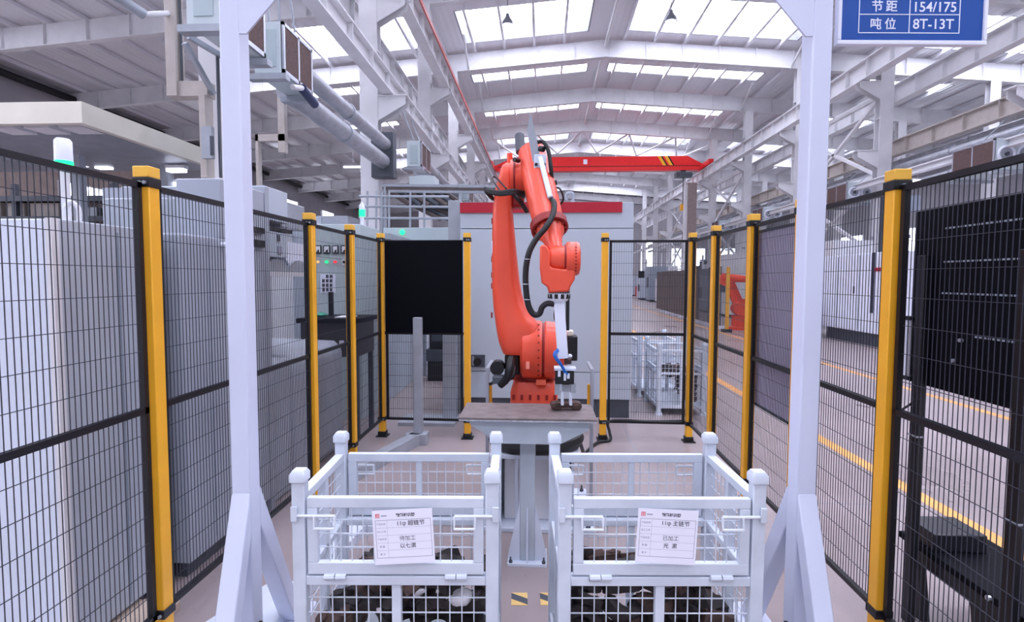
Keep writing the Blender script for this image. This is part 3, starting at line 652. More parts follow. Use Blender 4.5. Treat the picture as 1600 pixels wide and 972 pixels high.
def fence_panel(p, q, lab, mid=True, sheet=None, mesh_z=(ZB, ZT)):
    p, q = Vector(p), Vector(q); d = (q-p); Ln = d.length; rz = math.atan2(d.y, d.x)
    t = thing('wire_fence', lab, 'fence panel', (p.x, p.y, 0), rz)
    g = .05; a, b = g, Ln-g; r = .013
    for xx in (a, b-.026): B(xx, xx+.026, -r, r, ZB, ZT).build('stile', BLACK, t, True)
    B(a, b, -r, r, ZT-.026, ZT).build('top_rail', BLACK, t, True); B(a, b, -r, r, ZB, ZB+.026).build('bottom_rail', BLACK, t, True)
    if mid: B(a, b, -r, r, ZM-.014, ZM+.014).build('mid_rail', BLACK, t, True)
    m = MB(); n = round((b-a-.05)/.026); wt = .00135
    for i in range(1, n):
        xx = a+.026+(b-a-.052)*i/n; m.box(xx-wt, xx+wt, -wt-.008, wt-.008, ZB+.02, ZT-.02)
    k = round((ZT-ZB)/.127)
    for i in range(1, k):
        zz = ZB+(ZT-ZB)*i/k; m.box(a+.02, b-.02, -wt-.004, wt-.004, zz-wt, zz+wt)
    o = m.build('wire_mesh', WIRE, t, True, kind='stuff')
    return t
lp = ['nearest left yellow fence post beside the white cabinet', 'second left yellow fence post right of the left portal leg', 'third left yellow fence post before the workbench', 'yellow corner post left of the black sheet']
for y_, lab in zip(L[1:], lp): fence_post(FX0, y_, lab)
fence_post(-.82, FYB-.03, 'yellow fence post between the black sheet and the big cabinet'); fence_post(.68, FYB+.02, 'yellow fence post right of the robot and cabinet')
rp = ['nearest right yellow fence post beside the black board', 'yellow fence post hidden partly by the right portal leg', 'yellow fence post left of the violet sheet', 'fourth right yellow fence post before the corner', 'right corner yellow fence post at the rear']
for y_, lab in zip(R[1:], rp): fence_post(FX1, y_, lab)
fl_ = ['nearest left wire fence panel in front of the white cabinet', 'wire fence panel crossed by the left portal leg', 'narrow wire fence panel before the meter cabinet', 'rear left wire fence panel by the workbench']
for i in range(4): fence_panel((FX0, L[i]), (FX0, L[i+1]), fl_[i])
fr_ = ['nearest right wire fence panel in front of the black board', 'wire fence panel just right of the right portal leg', 'wire fence panel with the violet sheet behind it', 'wire fence panel between the third and fourth right posts', 'short wire fence panel at the rear right corner']
for i in range(5): fence_panel((FX1, R[i]), (FX1, R[i+1]), fr_[i])
t = fence_panel((FX0, FYB), (-.82, FYB-.03), 'rear left fence panel with black upper sheet', mid=False)
z0 = P(665, 521, 6.0).z; a = t.children[0]
B(.05, .92, -.022, -.015, z0, 2.19).build('black_sheet', BLACKSH, t, True); B(.04, .93, -.012, .012, z0-.02, z0+.008).build('sheet_rail', BLACK, t, True)
fence_panel((.68, FYB+.02), (FX1, FYB), 'rear right wire fence panel in front of the far crates')
t = thing('violet_sheet', 'violet grey sheet fixed behind the right fence panel', 'screen', (1.66, 3.9, .85))
B(1.65, 1.657, 3.47, 4.3, .83, 2.13).build('sheet', VIOLET, t); k = MB(); k.box(1.645, 1.665, 3.45, 3.47, .81, 2.15); k.box(1.645, 1.665, 4.3, 4.32, .81, 2.15); k.box(1.645, 1.665, 3.47, 4.3, 2.13, 2.15); k.box(1.645, 1.665, 3.47, 4.3, .81, .83); k.build('edge_frame', DARKG, t)
# black board stand beyond the right fence
XBd = 1.93
t = thing('black_board', 'large black display board on two legs behind the nearest right fence panel', 'board', (XBd, 2.4, 0))
B(XBd, XBd+.04, 1.35, 2.98, 1.245, 2.13).build('board', BLACKSH, t, bevel=.006)
for yy in (2.84, 2.24, 1.45): B(XBd-.035, XBd, yy, yy+.06, 0, 1.9).build('leg', BLACK, t, bevel=.004)
for zz, y0 in ((2.02, 1.4), (1.86, 1.4), (1.71, 1.5), (1.52, 1.5)):
    m = MB(); yy = y0
    while yy < 2.75-.2*(zz < 1.6):
        m.box(XBd-.004, XBd, yy, yy+.012, zz, zz+.008); yy += .024
    m.build('perforated_strip', MIDGREY, t, kind='stuff')
for yy, zz in ((2.62, 1.5), (2.3, 1.47), (2.3, 1.62-.05), (2.66, 1.4), (1.9, 1.5)): MB().cyl((XBd-.015, yy, zz), (XBd, yy, zz), .009, n=8).build('bolt', ALU, t)
for zz, yy in ((.98, 2.84), (.8, 2.24)): B(XBd-.039, XBd, yy-.003, yy+.063, zz, zz+.008).build('cable_tie', STEELG, t)
t = thing('fluorescent_tube', 'white upright tube lamp fixed to the left edge of the black board', 'tube lamp', (XBd-.05, 2.84, 1.2))
MB().cyl((XBd-.03, 2.955, 1.28), (XBd-.03, 2.955, 1.57), .011, n=10).build('tube', SIGNW, t); MB().cyl((XBd-.03, 2.93, 1.28), (XBd-.03, 2.93, 1.57), .008, n=10).build('channel', ALU, t)
for zz in (1.26, 1.57): B(XBd-.045, XBd, 2.91, 2.972, zz, zz+.02).build('end_cap', BLACK, t)
tag(MB().tube([(XBd-.05, 2.8, 1.2), (XBd-.1, 2.86, 1.12), (XBd-.2, 2.84, 1.1), (1.68, 2.78, 1.02)], .006, 6).build('power_cable', RUBBER), 'thin black cable from the board to the nearest right post', 'cable')
t = thing('low_table', 'low black table with splayed legs behind the right fence', 'table', (2.16, 2.35, 0))
B(1.97, 2.38, 1.5, 3.06, .365, .4).build('top', BLACKSH, t, bevel=.004)
B(1.975, 2.0, 1.55, 3.0, .3, .365).build('apron', BLACK, t)
for yy in (2.95, 2.55, 1.7):
    MB().bar((2.0, yy, .37), (2.0, yy-.06, 0), .04, .05).build('leg', BLACK, t); MB().bar((2.34, yy, .37), (2.34, yy-.06, 0), .04, .05).build('leg', BLACK, t)
for yy in (2.36, 2.44): MB().cyl((1.955, yy, .385), (1.97, yy, .385), .012, n=8).build('bolt', ALU, t)
tag(B(1.99, 2.25, 2.82, 3.05, .4, .49).build('black_case', mat('case_black', (30, 32, 40), .3), bevel=.006), 'flat black case lying on the low black table', 'case')

# ------------------------------------------------------------------ white portal frame with sign
GL, GR = Vector((-1.268, 2.25, 0)), Vector((1.125, 2.39, 0)); gd = (GR-GL).normalized(); GA = math.atan2(gd.y, gd.x); GW = (GR-GL).length
PW = mat('portal_white', (214, 220, 240), .42, var=.02, scale=2)
t = thing('portal_frame', 'white square tube portal frame standing around the two crates', 'frame', GL, GA); PF = t
for k, x in enumerate((0, GW)):
    s = 1 if k == 0 else -1
    p = B(x-.04, x+.04, -.045, .045, .02, 3.3).build('post', PW, t, True, bevel=.006)
    for d in (-1, 1):
        m = MB(); f0 = .34 if d < 0 else .49; m.loft([[(x-.04, d*f0, .02), (x+.04, d*f0, .02), (x+.04, d*(f0-.085), .02), (x-.04, d*(f0-.085), .02)], [(x-.04, d*.046, .87), (x+.04, d*.046, .87), (x+.04, d*.04, .70), (x-.04, d*.04, .70)]])
        m.build('brace', PW, t, True, bevel=.005)
        MB().prism([(d*.045, .66), (d*.045, .45), (d*.075, .55)], 'x', x-.006, x+.006).build('gusset', PW, t, True)
    B(x-.09, x+.09, -.44, .58, 0, .02).build('foot_plate', PW, t, True, bevel=.003)
    MB().cyl((x+s*.04, 0, .25), (x+s*.046, 0, .25), .028, n=14).build('bolt_hole', BLACK, t, True)
    MB().prism([(x+s*.04, 2.76), (x+s*.07, 2.76), (x+s*.30, 3.02), (x+s*.30, 3.22), (x+s*.04, 3.22)], 'y', -.045, -.035).build('corner_gusset', PW, t, True)
B(-.3, GW+1.2, -.045, .045, 3.22, 3.3).build('cross_beam', PW, t, True, bevel=.005)
# sign
a, b = D0, D1 = P(1308, 64, 2.37), P(1541, 64, 2.40)
sx0, sx1 = a.x, b.x; sz = a.z; ang = math.atan2(b.y-a.y+.02, b.x-a.x); SW = sx1-sx0
t = thing('hanging_sign', 'blue sign board with white table text hanging right of the portal frame', 'sign', (sx0, 2.385, sz), GA); SG = t
B(0, SW, -.004, .012, 0, .56).build('blue_panel', BLUE, t, True)
fr = MB(); e = .014; fr.box(-.004, SW+.004, -.012, .016, -.004, e); fr.box(-.004, e-.002, -.012, .016, e, .57); fr.box(SW-e+.002, SW+.004, -.012, .016, e, .57); fr.box(-.004, SW+.004, -.012, .016, .56, .57)
fr.build('frame', SIGNW, t, True, bevel=.003)
k = SW/237.
tx = lambda px: (px-1308)*k
tz = lambda py: (64-py)*k
def line(x0, y0, x1, y1): B(tx(x0), tx(x1), -.0055, -.004, tz(y0), tz(y1)).build('table_line', SIGNW, t, True)
for y_ in (47, 18.3, -10.5, -39): line(1341, y_, 1503, y_-1.3)
for x_ in (1340.5, 1421.5, 1502): line(x_, 47, x_+1.3, -39)
WS = world_of(SG); FR = Matrix.Rotation(math.pi/2, 4, 'X')
def st(s, px, py, size, bold=.0005): text('lettering', s, size, WS @ Matrix.Translation((tx(px), -.0045, tz(py))) @ FR, SIGNW, SG, bold=bold)
st('节', 1370, 6, 17*k*1.12); st('距', 1393, 6, 17*k*1.12); st('154/175', 1462, 6.5, 19*k*1.15); st('吨', 1368.5, 33.5, 17*k*1.12); st('位', 1392, 33.5, 17*k*1.12); st('8T-13T', 1461, 33, 19*k*1.15)
for px in (1360, 1490): B(tx(px), tx(px)+.01, 0, .01, .56, 3.22-sz).build('hanger', STEELG, t, True)

# ------------------------------------------------------------------ wire crates
def rr(cx, cy, z, wx, wy, n=24, e=4.):    # rounded rectangle ring
    out = []
    for i in range(n):
        a = 2*math.pi*i/n; c_, s_ = math.cos(a), math.sin(a)
        out.append((cx+wx/2*math.copysign(abs(c_)**(2/e), c_), cy+wy/2*math.copysign(abs(s_)**(2/e), s_), z))
    return out
CW, CDp, CHt = .80, .57, 1.035
def make_crate(label):
    t = thing('wire_crate', label, 'crate', (0, 0, 0))
    hw, hd = CW/2, CDp/2; p = .025
    for sx in (-1, 1):
        for sy in (-1, 1):
            x, y = sx*(hw-p), sy*(hd-p)
            o = B(x-p, x+p, y-p, y+p, .05, 1.0).build('post', CRATE, t, True, bevel=.004)
            MB().loft([[(q[0], q[1], z) for q in rr(x, y, 0, w_, w_, 24, 12.)] for z, w_ in ((.988, .052), (.992, .063), (1.02, .063), (CHt, .044))]).build('cap', CRATE, o, True)
            MB().spin((x, y, 0), (x, y, .06), [(0, .045), (.3, .045), (1, .03)], 8).build('foot', CRATE, o, True)
    # base
    B(-hw+.02, hw-.02, -hd+.02, hd-.02, .13, .15).build('floor_sheet', CRATE, t, True)
    for sy in (-1, 1):
        y = sy*(hd-p); B(-hw+.05, hw-.05, y-.02, y+.02, .1, .15).build('bottom_rail', CRATE, t, True, bevel=.003)
        B(-hw+.05, hw-.05, y-.02, y+.02, .58, .617).build('sill_rail', CRATE, t, True, bevel=.003)
        B(-.018, .018, y-.016, y+.016, .15, .58).build('mullion', CRATE, t, True, bevel=.002)
    for sx in (-1, 1):
        x = sx*(hw-p); B(x-.02, x+.02, -hd+.05, hd-.05, .1, .15).build('bottom_rail', CRATE, t, True, bevel=.003)
        B(x-.02, x+.02, -hd+.05, hd-.05, .9, .935).build('side_top_rail', CRATE, t, True, bevel=.003)
        B(x-.016, x+.016, -hd+.05, hd-.05, .58, .61).build('side_mid_rail', CRATE, t, True, bevel=.003)
        B(x-.016, x+.016, -.018, .018, .15, .9).build('side_mullion', CRATE, t, True)
    wr_ = .0019
    def grid(ax, c, u0, u1, z0, z1, nu, nz, nm):
        m = MB()
        for i in range(1, nu):
            u = u0+(u1-u0)*i/nu
            if ax == 'y': m.box(u-wr_, u+wr_, c-wr_, c+wr_, z0, z1)
            else: m.box(c-wr_, c+wr_, u-wr_, u+wr_, z0, z1)
        for i in range(1, nz):
            z = z0+(z1-z0)*i/nz
            if ax == 'y': m.box(u0, u1, c+wr_, c+3*wr_, z-wr_, z+wr_)
            else: m.box(c+wr_, c+3*wr_, u0, u1, z-wr_, z+wr_)
        return m
    for sy in (-1, 1):
        y = sy*(hd-p)
        for a, b in ((-hw+.05, -.018), (.018, hw-.05)): grid('y', y, a, b, .15, .58, 7, 7, '').build('wire_mesh', CRATE, t, True, kind='stuff')
    for sx in (-1, 1):
        x = sx*(hw-p)
        for a, b in ((-hd+.05, -.018), (.018, hd-.05)):
            grid('x', x, a, b, .15, .58, 5, 7, '').build('wire_mesh', CRATE, t, True, kind='stuff'); grid('x', x, a, b, .61, .9, 5, 5, '').build('wire_mesh', CRATE, t, True, kind='stuff')
    # drop gates front and rear
    for sy in (-1, 1):
        y = sy*(hd-p)+sy*.008; g = MB(); a, b = -hw+.058, hw-.058
        g.box(a, b, y-.014, y+.014, .89, .93); g.box(a, b, y-.014, y+.014, .625, .672)
        g.box(a, a+.04, y-.014, y+.014, .672, .89); g.box(b-.04, b, y-.014, y+.014, .672, .89)
        if sy > 0: g.box(-.014, .014, y-.01, y+.01, .672, .89)
        G = g.build('drop_gate', CRATE, t, True, bevel=.003)
        grid('y', y, a+.04, b-.04, .672, .89, 14, 4, '').build('gate_mesh', CRATE, G, True, kind='stuff')
        for s in (-1, 1):
            h = MB(); xx = s*.235
            for k in (-1, 1): h.cyl((xx+k*.022-.02, y+sy*.016, .617), (xx+k*.022+.02, y+sy*.016, .617), .012, n=8)
            h.box(xx-.045, xx, y+sy*.008-.004, y+sy*.014+.004, .6, .64); h.build('hinge', CRATE, G, True)
            l = MB(); x0 = s*(hw-.1); l.tube([(s*(hw-.01), y+sy*.022, .862), (x0-s*.07, y+sy*.022, .862)], .006, 6, False)
            l.tube([(x0+s*.01, y+sy*.024, .862), (x0+s*.01, y+sy*.03, .815), (x0-s*.07, y+sy*.03, .815), (x0-s*.07, y+sy*.024, .862)], .0055, 6, False)
            l.build('latch_bolt', mat('latch_white', (226, 232, 240), .4, var=.03), G, True)
            B(s*(hw-.012)-.012, s*(hw-.012)+.012, y+sy*.012-.008, y+sy*.03, .84, .9).build('latch_eye', CRATE, t, True, bevel=.003)
    return t
cf = math.cos(YAW); sf = math.sin(YAW)
def crate_at(fx, fy): return (fx-sf*CDp/2, fy+cf*CDp/2, 0)
c1 = make_crate('left white wire crate with tagged drop gate and iron castings'); loc1 = crate_at(-.562, 2.043); c1.location = loc1; c1.rotation_euler = (0, 0, YAW)
loc2 = crate_at(.469, 2.098); c2 = dup(c1, loc2, YAW, 'right white wire crate with tagged drop gate and iron castings')
dup(c1, (1.82, 7.62, 0), math.pi/2, 'far white wire crate behind the rear right fence panel, nearer of the pair', (1.1, 1.1, .92))
dup(c1, (1.75, 8.75, 0), math.pi/2+.03, 'far white wire crate standing behind the nearer far crate', (1.1, 1.1, .92))
# paper tags
def paper(crate, px, py, rot, lab, l1, l2, l3):
    M = world_of(crate) @ Matrix.Translation((px, -CDp/2-.012, py)) @ Matrix.Rotation(rot, 4, 'Y')
    t = thing('paper_tag', lab, 'paper tag', (0, 0, 0)); t.matrix_world = M
    t.location = M.translation; t.rotation_euler = M.to_euler()
    w_, h_ = .232, .214
    B(-w_/2, w_/2, -.001, .0, -h_/2, h_/2).build('sheet', PAPER, t, True)
    m = MB(); y0 = -.0013
    def ln(x0, z0, x1, z1): m.box(x0, x1, y0, -.001, z0, z1)
    gx0, gx1, gz0, gz1 = -w_/2+.01, w_/2-.008, -h_/2+.026, h_/2-.04
    th = .0012
    ln(gx0, gz0, gx1, gz0+th); ln(gx0, gz1, gx1, gz1+th); ln(gx0, gz0, gx0+th, gz1); ln(gx1-th, gz0, gx1, gz1); 
    m.build('table_border', mat('border_ink', (112, 112, 132), .7, var=0), t, True)
    m = MB()
    for i in range(1, 5): z = gz0+(gz1-gz0)*i/5; ln(gx0, z, gx1, z+.0006)
    ln(gx0+.045, gz0, gx0+.0456, gz1); m.build('table_rule', INKL, t, True)
    W = world_of(t)
    def tt(s, x, z, size, mt=INK, nm='lettering', b=0.): text(nm, s, size, W @ Matrix.Translation((x, -.0012, z)) @ FR, mt, t, bold=b, ext=.0002)
    tt('物料标识牌', .012, h_/2-.022, .0145, b=.0004)
    rz_ = lambda i: gz1-(gz1-gz0)*(i+.5)/5
    for i, s in enumerate(('产品名称', '加工工序', '产品状态', '数 量', '备 注')): tt(s, gx0+.0225, rz_(i), .0088, INKL)
    tt(l1, .03, rz_(0), .022, nm='handwriting', b=.0002); tt(l2, .015, rz_(2), .021, nm='handwriting'); tt(l3, .015, rz_(3), .021, nm='handwriting', b=.0002)
    m = MB(); lx, lz = -w_/2+.02, h_/2-.022
    for i in range(3): m.box(lx-.008+i*.006, lx-.004+i*.006, y0, -.001, lz-.008, lz+.008)
    m.box(lx-.008, lx+.008, y0, -.001, lz+.006, lz+.009); m.build('red_logo', INKR, t, True)
    B(lx+.014, lx+.036, y0, -.001, lz-.002, lz+.002).build('logo_text_bar', INKL, t, True)
dz = .785
paper(c1, .035, dz, -.055, 'white paper tag on the gate of the left crate', '11φ 超链节', '待加工', '以七滚')
paper(c2, .015, dz+.003, .05, 'white paper tag on the gate of the right crate', '11φ 主链节', '已加工', '光  滚')
# castings: forged track links
def link_mesh(kind):
    m = MB(); out = []; n = 10
    if kind == 0:      # bow shaped link with two eyes
        top = [(-.085, .0), (-.08, .03), (-.05, .042), (-.02, .03), (.02, .03), (.05, .042), (.08, .03), (.085, .0)]
        bot = [(.075, -.03), (.045, -.036), (.025, -.01), (-.025, -.01), (-.045, -.036), (-.075, -.03)]
        m.prism(top+bot, 'y', -.022, .022)
        for s in (-1, 1): m.cyl((s*.055, -.034, .003), (s*.055, .034, .003), .026, n=10)
    elif kind == 1:    # shoe block
        m.prism([(-.07, -.03), (.07, -.03), (.08, .0), (.05, .02), (.04, .045), (.01, .045), (0, .02), (-.05, .02), (-.08, .0)], 'y', -.035, .035)
        m.cyl((-.045, -.04, .0), (-.045, .04, .0), .02, n=8)
    else:              # half ring
        m.loft([[(math.cos(a)*r_, yy, math.sin(a)*r_) for r_, yy in ((.045, -.03), (.085, -.03), (.085, .03), (.045, .03))] for a in [math.pi*i/9-.15 for i in range(11)]])
    return m
LM = [link_mesh(k).mesh('track_link', mm) for k in (0, 1, 2) for mm in (CAST, CAST, CASTB)][:9]
def fill(loc, rz, where, grp, top, seed, n_layers=5):
    random.seed(seed); Rz = Matrix.Rotation(rz, 3, 'Z')
    for l in range(n_layers):
        z = .20+l*.082
        for i in range(5):
            for j in range(4):
                x = -.28+i*.14+random.uniform(-.015, .015); y = -.165+j*.115+random.uniform(-.01, .01)
                lim = top(x, y)
                if z > lim or (j > 0 and z < lim-.09): continue      # the buried ones never show
                o = bpy.data.objects.new('track_link', random.choice(LM)); C.objects.link(o)
                o.location = Vector(loc)+Rz @ Vector((x, y, z+random.uniform(-.01, .01)))
                o.rotation_euler = (random.uniform(-.5, .5)+random.choice((0, math.pi/2)), random.uniform(-.4, .4), random.uniform(-.7, .7)+random.choice((0, math.pi)))
                row = ('against the front mesh', 'second row back', 'third row back', 'against the rear mesh')[j]
                tag(o, 'forged link in %s, %s, %s from left, layer %s up' % (where, row, ORD[i], ('one', 'two', 'three', 'four', 'five')[l]), 'casting', grp)
fill(loc1, YAW, 'left crate', 'iron links in the left crate', lambda x, y: (.565 if x > -.2 else .42)-.34*(y+.16), 11)
fill(loc2, YAW, 'right crate', 'iron links in the right crate', lambda x, y: (.575 if x < .22 else .40)-.34*(y+.16), 12)
fill((1.82, 7.62, 0), math.pi/2, 'nearer far crate', 'iron parts in the far crate', lambda x, y: .60, 13)
def bag(loc, rz, x, y, z, r, lab):
    random.seed(int(abs(x*1000))+3); m = MB().sphere((0, 0, 0), r, 14, 10, (1.2, .8, .7))
    m.v = [tuple(c*(1+random.uniform(-.13, .13)) for c in v) for v in m.v]
    o = m.build('plastic_bag', BAG); o.location = Vector(loc)+Matrix.Rotation(rz, 3, 'Z') @ Vector((x, y, z)); tag(o, lab, 'bag')
bag(loc1, YAW, .05, -.17, .5, .042, 'crumpled white plastic lump among the castings near the left crate centre'); bag(loc1, YAW, .24, -.17, .47, .05, 'crumpled white plastic lump among the castings at the left crate right side')
bag(loc1, YAW, -.06, -.18, .43, .036, 'lower crumpled white plastic lump in the left crate')

# ------------------------------------------------------------------ pedestal table with casting
t = thing('pedestal_table', 'pedestal table with worn steel top in front of the robot', 'table', (-.085, 3.4, 0))
zt = .953
B(-.494, .328, 3.2, 3.6, zt-.012, zt).build('top_plate', TABLE, t, bevel=.002)
B(-.49, .324, 3.203, 3.597, zt-.022, zt-.0125).build('top_edge', mat('chipped_white', (206, 208, 214), .6, var=.18, scale=30), t)
TP = mat('table_paint', (188, 198, 208), .45, var=.04)
MB().prism([(-.43, zt-.023), (.285, zt-.023), (.285, zt-.075), (.11, zt-.165), (-.25, zt-.165), (-.43, zt-.05)], 'y', 3.24, 3.25).build('front_bracket', TP, t)
MB().prism([(-.43, zt-.023), (.285, zt-.023), (.285, zt-.075), (.11, zt-.165), (-.25, zt-.165), (-.43, zt-.05)], 'y', 3.55, 3.56).build('rear_bracket', TP, t)
B(-.3, .16, 3.25, 3.55, zt-.05, zt-.023).build('support_pan', TP, t)
B(-.13, -.035, 3.33, 3.43, .02, zt-.05).build('post', TP, t, bevel=.006)
B(-.205, .04, 3.29, 3.5, 0, .02).build('base_plate', WHITE, t, bevel=.002)
MB().prism([(-.13, .38), (-.13, .02), (-.2, .02), (-.198, .08)], 'y', 3.335, 3.347).build('gusset', WHITE, t); MB().prism([(-.035, .38), (-.035, .02), (.035, .02), (.033, .08)], 'y', 3.335, 3.347).build('gusset', WHITE, t)
MB().prism([(3.33, .36), (3.33, .02), (3.295, .02), (3.3, .06)], 'x', -.088, -.078).build('gusset', WHITE, t)
for x in (-.185, .02):
    for y in (3.305, 3.485): MB().spin((x, y, .02), (x, y, .055), [(0, .012), (.35, .012), (.36, .006), (1, .005)], 8).build('anchor_bolt', DARKG, t)
c = PZ(885, 639, zt); m = link_mesh(0); m.v = [(v[0]*1.15, v[1]*1.3, v[2]*.62) for v in m.v]
o = m.build('workpiece_link', CASTB); o.location = (c.x, c.y, zt+.024); o.rotation_euler = (.1, 0, .12); tag(o, 'brown forged link lying under the gripper on the table', 'casting')

# ------------------------------------------------------------------ robot pedestal
PX, PY = -.045, 4.12
t = thing('robot_pedestal', 'white ribbed steel pedestal under the red robot', 'pedestal', (PX, PY, 0))
B(PX-.42, PX+.42, PY-.37, PY+.4, 0, .03).build('base_plate', WHITE, t, bevel=.003); B(PX-.22, PX+.22, PY-.22, PY+.22, .03, .5).build('core', STEELW, t, bevel=.006)
B(PX-.32, PX+.32, PY-.3, PY+.3, .5, .53).build('top_flange', WHITE, t, bevel=.003)
for x in (-.27, -.13, .13, .27): B(PX+x-.01, PX+x+.01, PY-.28, PY+.28, .03, .5).build('rib', WHITE, t)
B(PX-.28, PX+.28, PY-.01, PY+.01, .03, .5).build('rib', WHITE, t)
for x in (-.38, .38):
    for y in (-.33, 0, .34): MB().spin((PX+x, PY+y, .03), (PX+x, PY+y, .08), [(0, .016), (.35, .016), (.36, .008), (1, .007)], 8).build('anchor_bolt', DARKG, t)
for x in (-.355, .415):
    B(PX+x-.012, PX+x+.012, 4.0, 4.03, .03, 1.1).build('side_post', ALU, t); B(PX+x-.012+.02*(1 if x < 0 else -1), PX+x+.012+.02*(1 if x < 0 else -1), 4.03, 4.05, .85, 1.0).build('yellow_label', YELLOW, t)
B(PX-.367, PX-.343, 4.0, 4.4, 1.1, 1.12).build('side_rail', ALU, t); B(PX+.403, PX+.427, 4.0, 4.4, 1.1, 1.12).build('side_rail', ALU, t)
tag(MB().torus((PX, PY, .585), .32, .05, 28, 8).build('cable_coil', RUBBER), 'black cable coiled around the robot foot', 'cable')
c = PZ(905, 693)
tag(MB().tube([(PX+.33, PY+.1, .56), (.36, 4.6, .3), (.42, 5.4, .03), (.6, 5.85, .02), (.75, 5.95, .02), (.75, 6.0, .1), (.74, 6.03, .2), (.9, 6.06, .215), (1.2, 6.065, .205), (1.56, 6.07, .215)], .016, 8).build('power_cable', RUBBER), 'black cable running from the robot foot along the rear right fence', 'cable')

# ------------------------------------------------------------------ robot
RB = thing('industrial_robot', 'tall red industrial robot arm holding a gripper over the table', 'robot', (PX, PY, .53))
xl, xr = P(797, 620, 3.9).x, P(873, 620, 3.9).x; bc, bw = (xl+xr)/2, xr-xl
bs = MB().loft([rr(bc, PY, z, bw+d, .46+d, 28, 7) for z, d in ((.53, .03), (.58, .03), (.6, .0), (.95, .0), (1.0, -.03), (1.03, -.06))]).build('base', RED, RB)
for k in range(6):
    c = P(803+k*13, 621, PY-.235); B(c.x-.009, c.x+.009, PY-.236, PY-.222, c.z-.018, c.z+.018).build('bolt_recess', DRED, bs)
MB().cyl((bc, PY, 1.02), (bc, PY, 1.1), .17, n=24).build('turntable', DRED, RB)
YS, ZS = 3.97, P(830, 546, 3.97).z
pxX = lambda px, Y=3.97: P(px, 546, Y).x
B(bc-.08, pxX(868), 3.95, 4.2, 1.05, 1.3).build('shoulder_block', RED, RB, bevel=.02)
MB().spin((pxX(814), YS, ZS), (pxX(847), YS, ZS), [(0, .17), (.12, .205), (.9, .212), (1, .205)], 36).build('shoulder_drum', RED, RB)
MB().cyl((pxX(846), YS, ZS), (pxX(852), YS, ZS), .195, n=32).build('shoulder_seam', DRED, RB)
sh = MB().spin((pxX(851), YS, ZS), (pxX(874), YS, ZS), [(0, .2), (.1, .207), (.85, .2), (1, .17)], 32).build('shoulder_cover', RED, RB)
for k in range(9):
    a = math.radians(118+k*14); c = Vector((pxX(842), YS+.213*math.cos(a), ZS+.213*math.sin(a)))
    MB().cyl(c, c+Vector((0, math.cos(a), math.sin(a)))*.006, .007, n=6).build('drum_bolt', DRED, RB)
c = P(825, 571, 3.75); B(c.x-.012, c.x+.012, YS-.215, YS-.2, c.z-.025, c.z+.025).build('warning_label', mat('label_pink', (250, 150, 130), .5, var=0), RB)
c = P(846, 597, 3.87); B(c.x-.035, c.x+.035, PY-.26, PY-.225, c.z-.018, c.z+.018).build('stop_block', mat('stop_orange', (250, 110, 80), .4, var=.02), RB)
# lower arm, lofted
prof = [(553, 786, 846, .30), (546, 783, 848, .33), (535, 779, 848, .34), (520, 776, 847, .34), (508, 774, 844, .33), (500, 773, 836, .31), (490, 771.5, 827, .29), (478, 770, 820, .27), (460, 768.5, 815, .25), (440, 767.5, 811, .235), (400, 767, 806.5, .215), (360, 767, 802.5, .2),
        (330, 768, 799.5, .19), (300, 770.5, 798.5, .185), (285, 774, 800, .18), (272, 778, 803, .175), (262, 780, 803.5, .16), (256, 783, 801, .13), (252, 788, 797, .08)]
rings = []
for y_, l_, r_, d_ in prof:
    a, b = P(l_, y_, YS-.08), P(r_, y_, YS-.08); rings.append(rr((a.x+b.x)/2, YS, a.z, b.x-a.x, d_, 28, 3.4))
la = MB().loft(rings).build('lower_arm', RED, RB)
for y_ in (345, 405, 430, 447, 493):
    c = P(768.3, y_, YS-.07); B(c.x-.008, c.x+.004, YS-.05, YS-.03, c.z-.02, c.z+.02).build('arm_clip', DRED, la)
c = P(768, 385, YS-.09); B(c.x-.005, c.x+.006, YS-.07, YS-.03, c.z-.05, c.z+.04).build('arm_label', SIGNW, la)
c = P(795, 250, YS); MB().cyl((c.x, YS, c.z-.02), (c.x, YS, c.z+.045), .02, n=10).build('eye_bolt', RED, la)
# elbow block
ex0, ex1, ez = P(797, 280, YS).x, P(826, 280, YS).x, P(810, 276, YS).z
MB().cyl((ex0, YS, ez), (ex1, YS, ez), .12, n=26).build('elbow', RED, RB)
MB().cyl((P(802, 280, YS).x, YS, ez), (P(805, 280, YS).x, YS, ez), .125, n=26).build('elbow_seam', DRED, RB)
c = P(805, 352, YS); c0 = P(800, 325, YS); B(P(798, 300, YS).x, P(818, 300, YS).x, YS-.05, YS+.08, P(800, 325, YS).z, P(800, 290, YS).z).build('elbow_housing', DRED, RB, bevel=.02)
# upper arm
A0, A1 = P(829, 236, 3.98), P(857, 352, 3.6); ax = (A1-A0).normalized()
ua = MB().spin(A0, A1, [(0, .085), (.02, .098), (.35, .108), (.7, .108), (.93, .1), (1, .096)], 30).build('upper_arm', RED, RB)
MB().spin(A1-ax*.03, A1+ax*.045, [(0, .1), (.15, .122), (.85, .122), (.9, .108), (.7, .095)], 32).build('arm_flange', DRED, ua)
MB().torus((0, 0, 0), .1, .012, 30, 6)
A2 = P(868, 392, 3.45)
MB().spin(A1+ax*.04, A2, [(0, .094), (.15, .088), (.4, .064), (.75, .05), (1, .046)], 26).build('forearm', RED, RB)
for k in range(14):
    a = 2*math.pi*k/14; x_, y_ = MB.frame(ax); c = A1+ax*.046+(x_*math.cos(a)+y_*math.sin(a))*.1
    MB().cyl(c, c+ax*.008, .006, n=6).build('flange_bolt', DRED, ua)
c = P(812, 222, 4.05); MB().cyl(P(812, 238, 4.03), P(810, 212, 4.1), .035, n=12).build('elbow_motor', DARKG, ua)
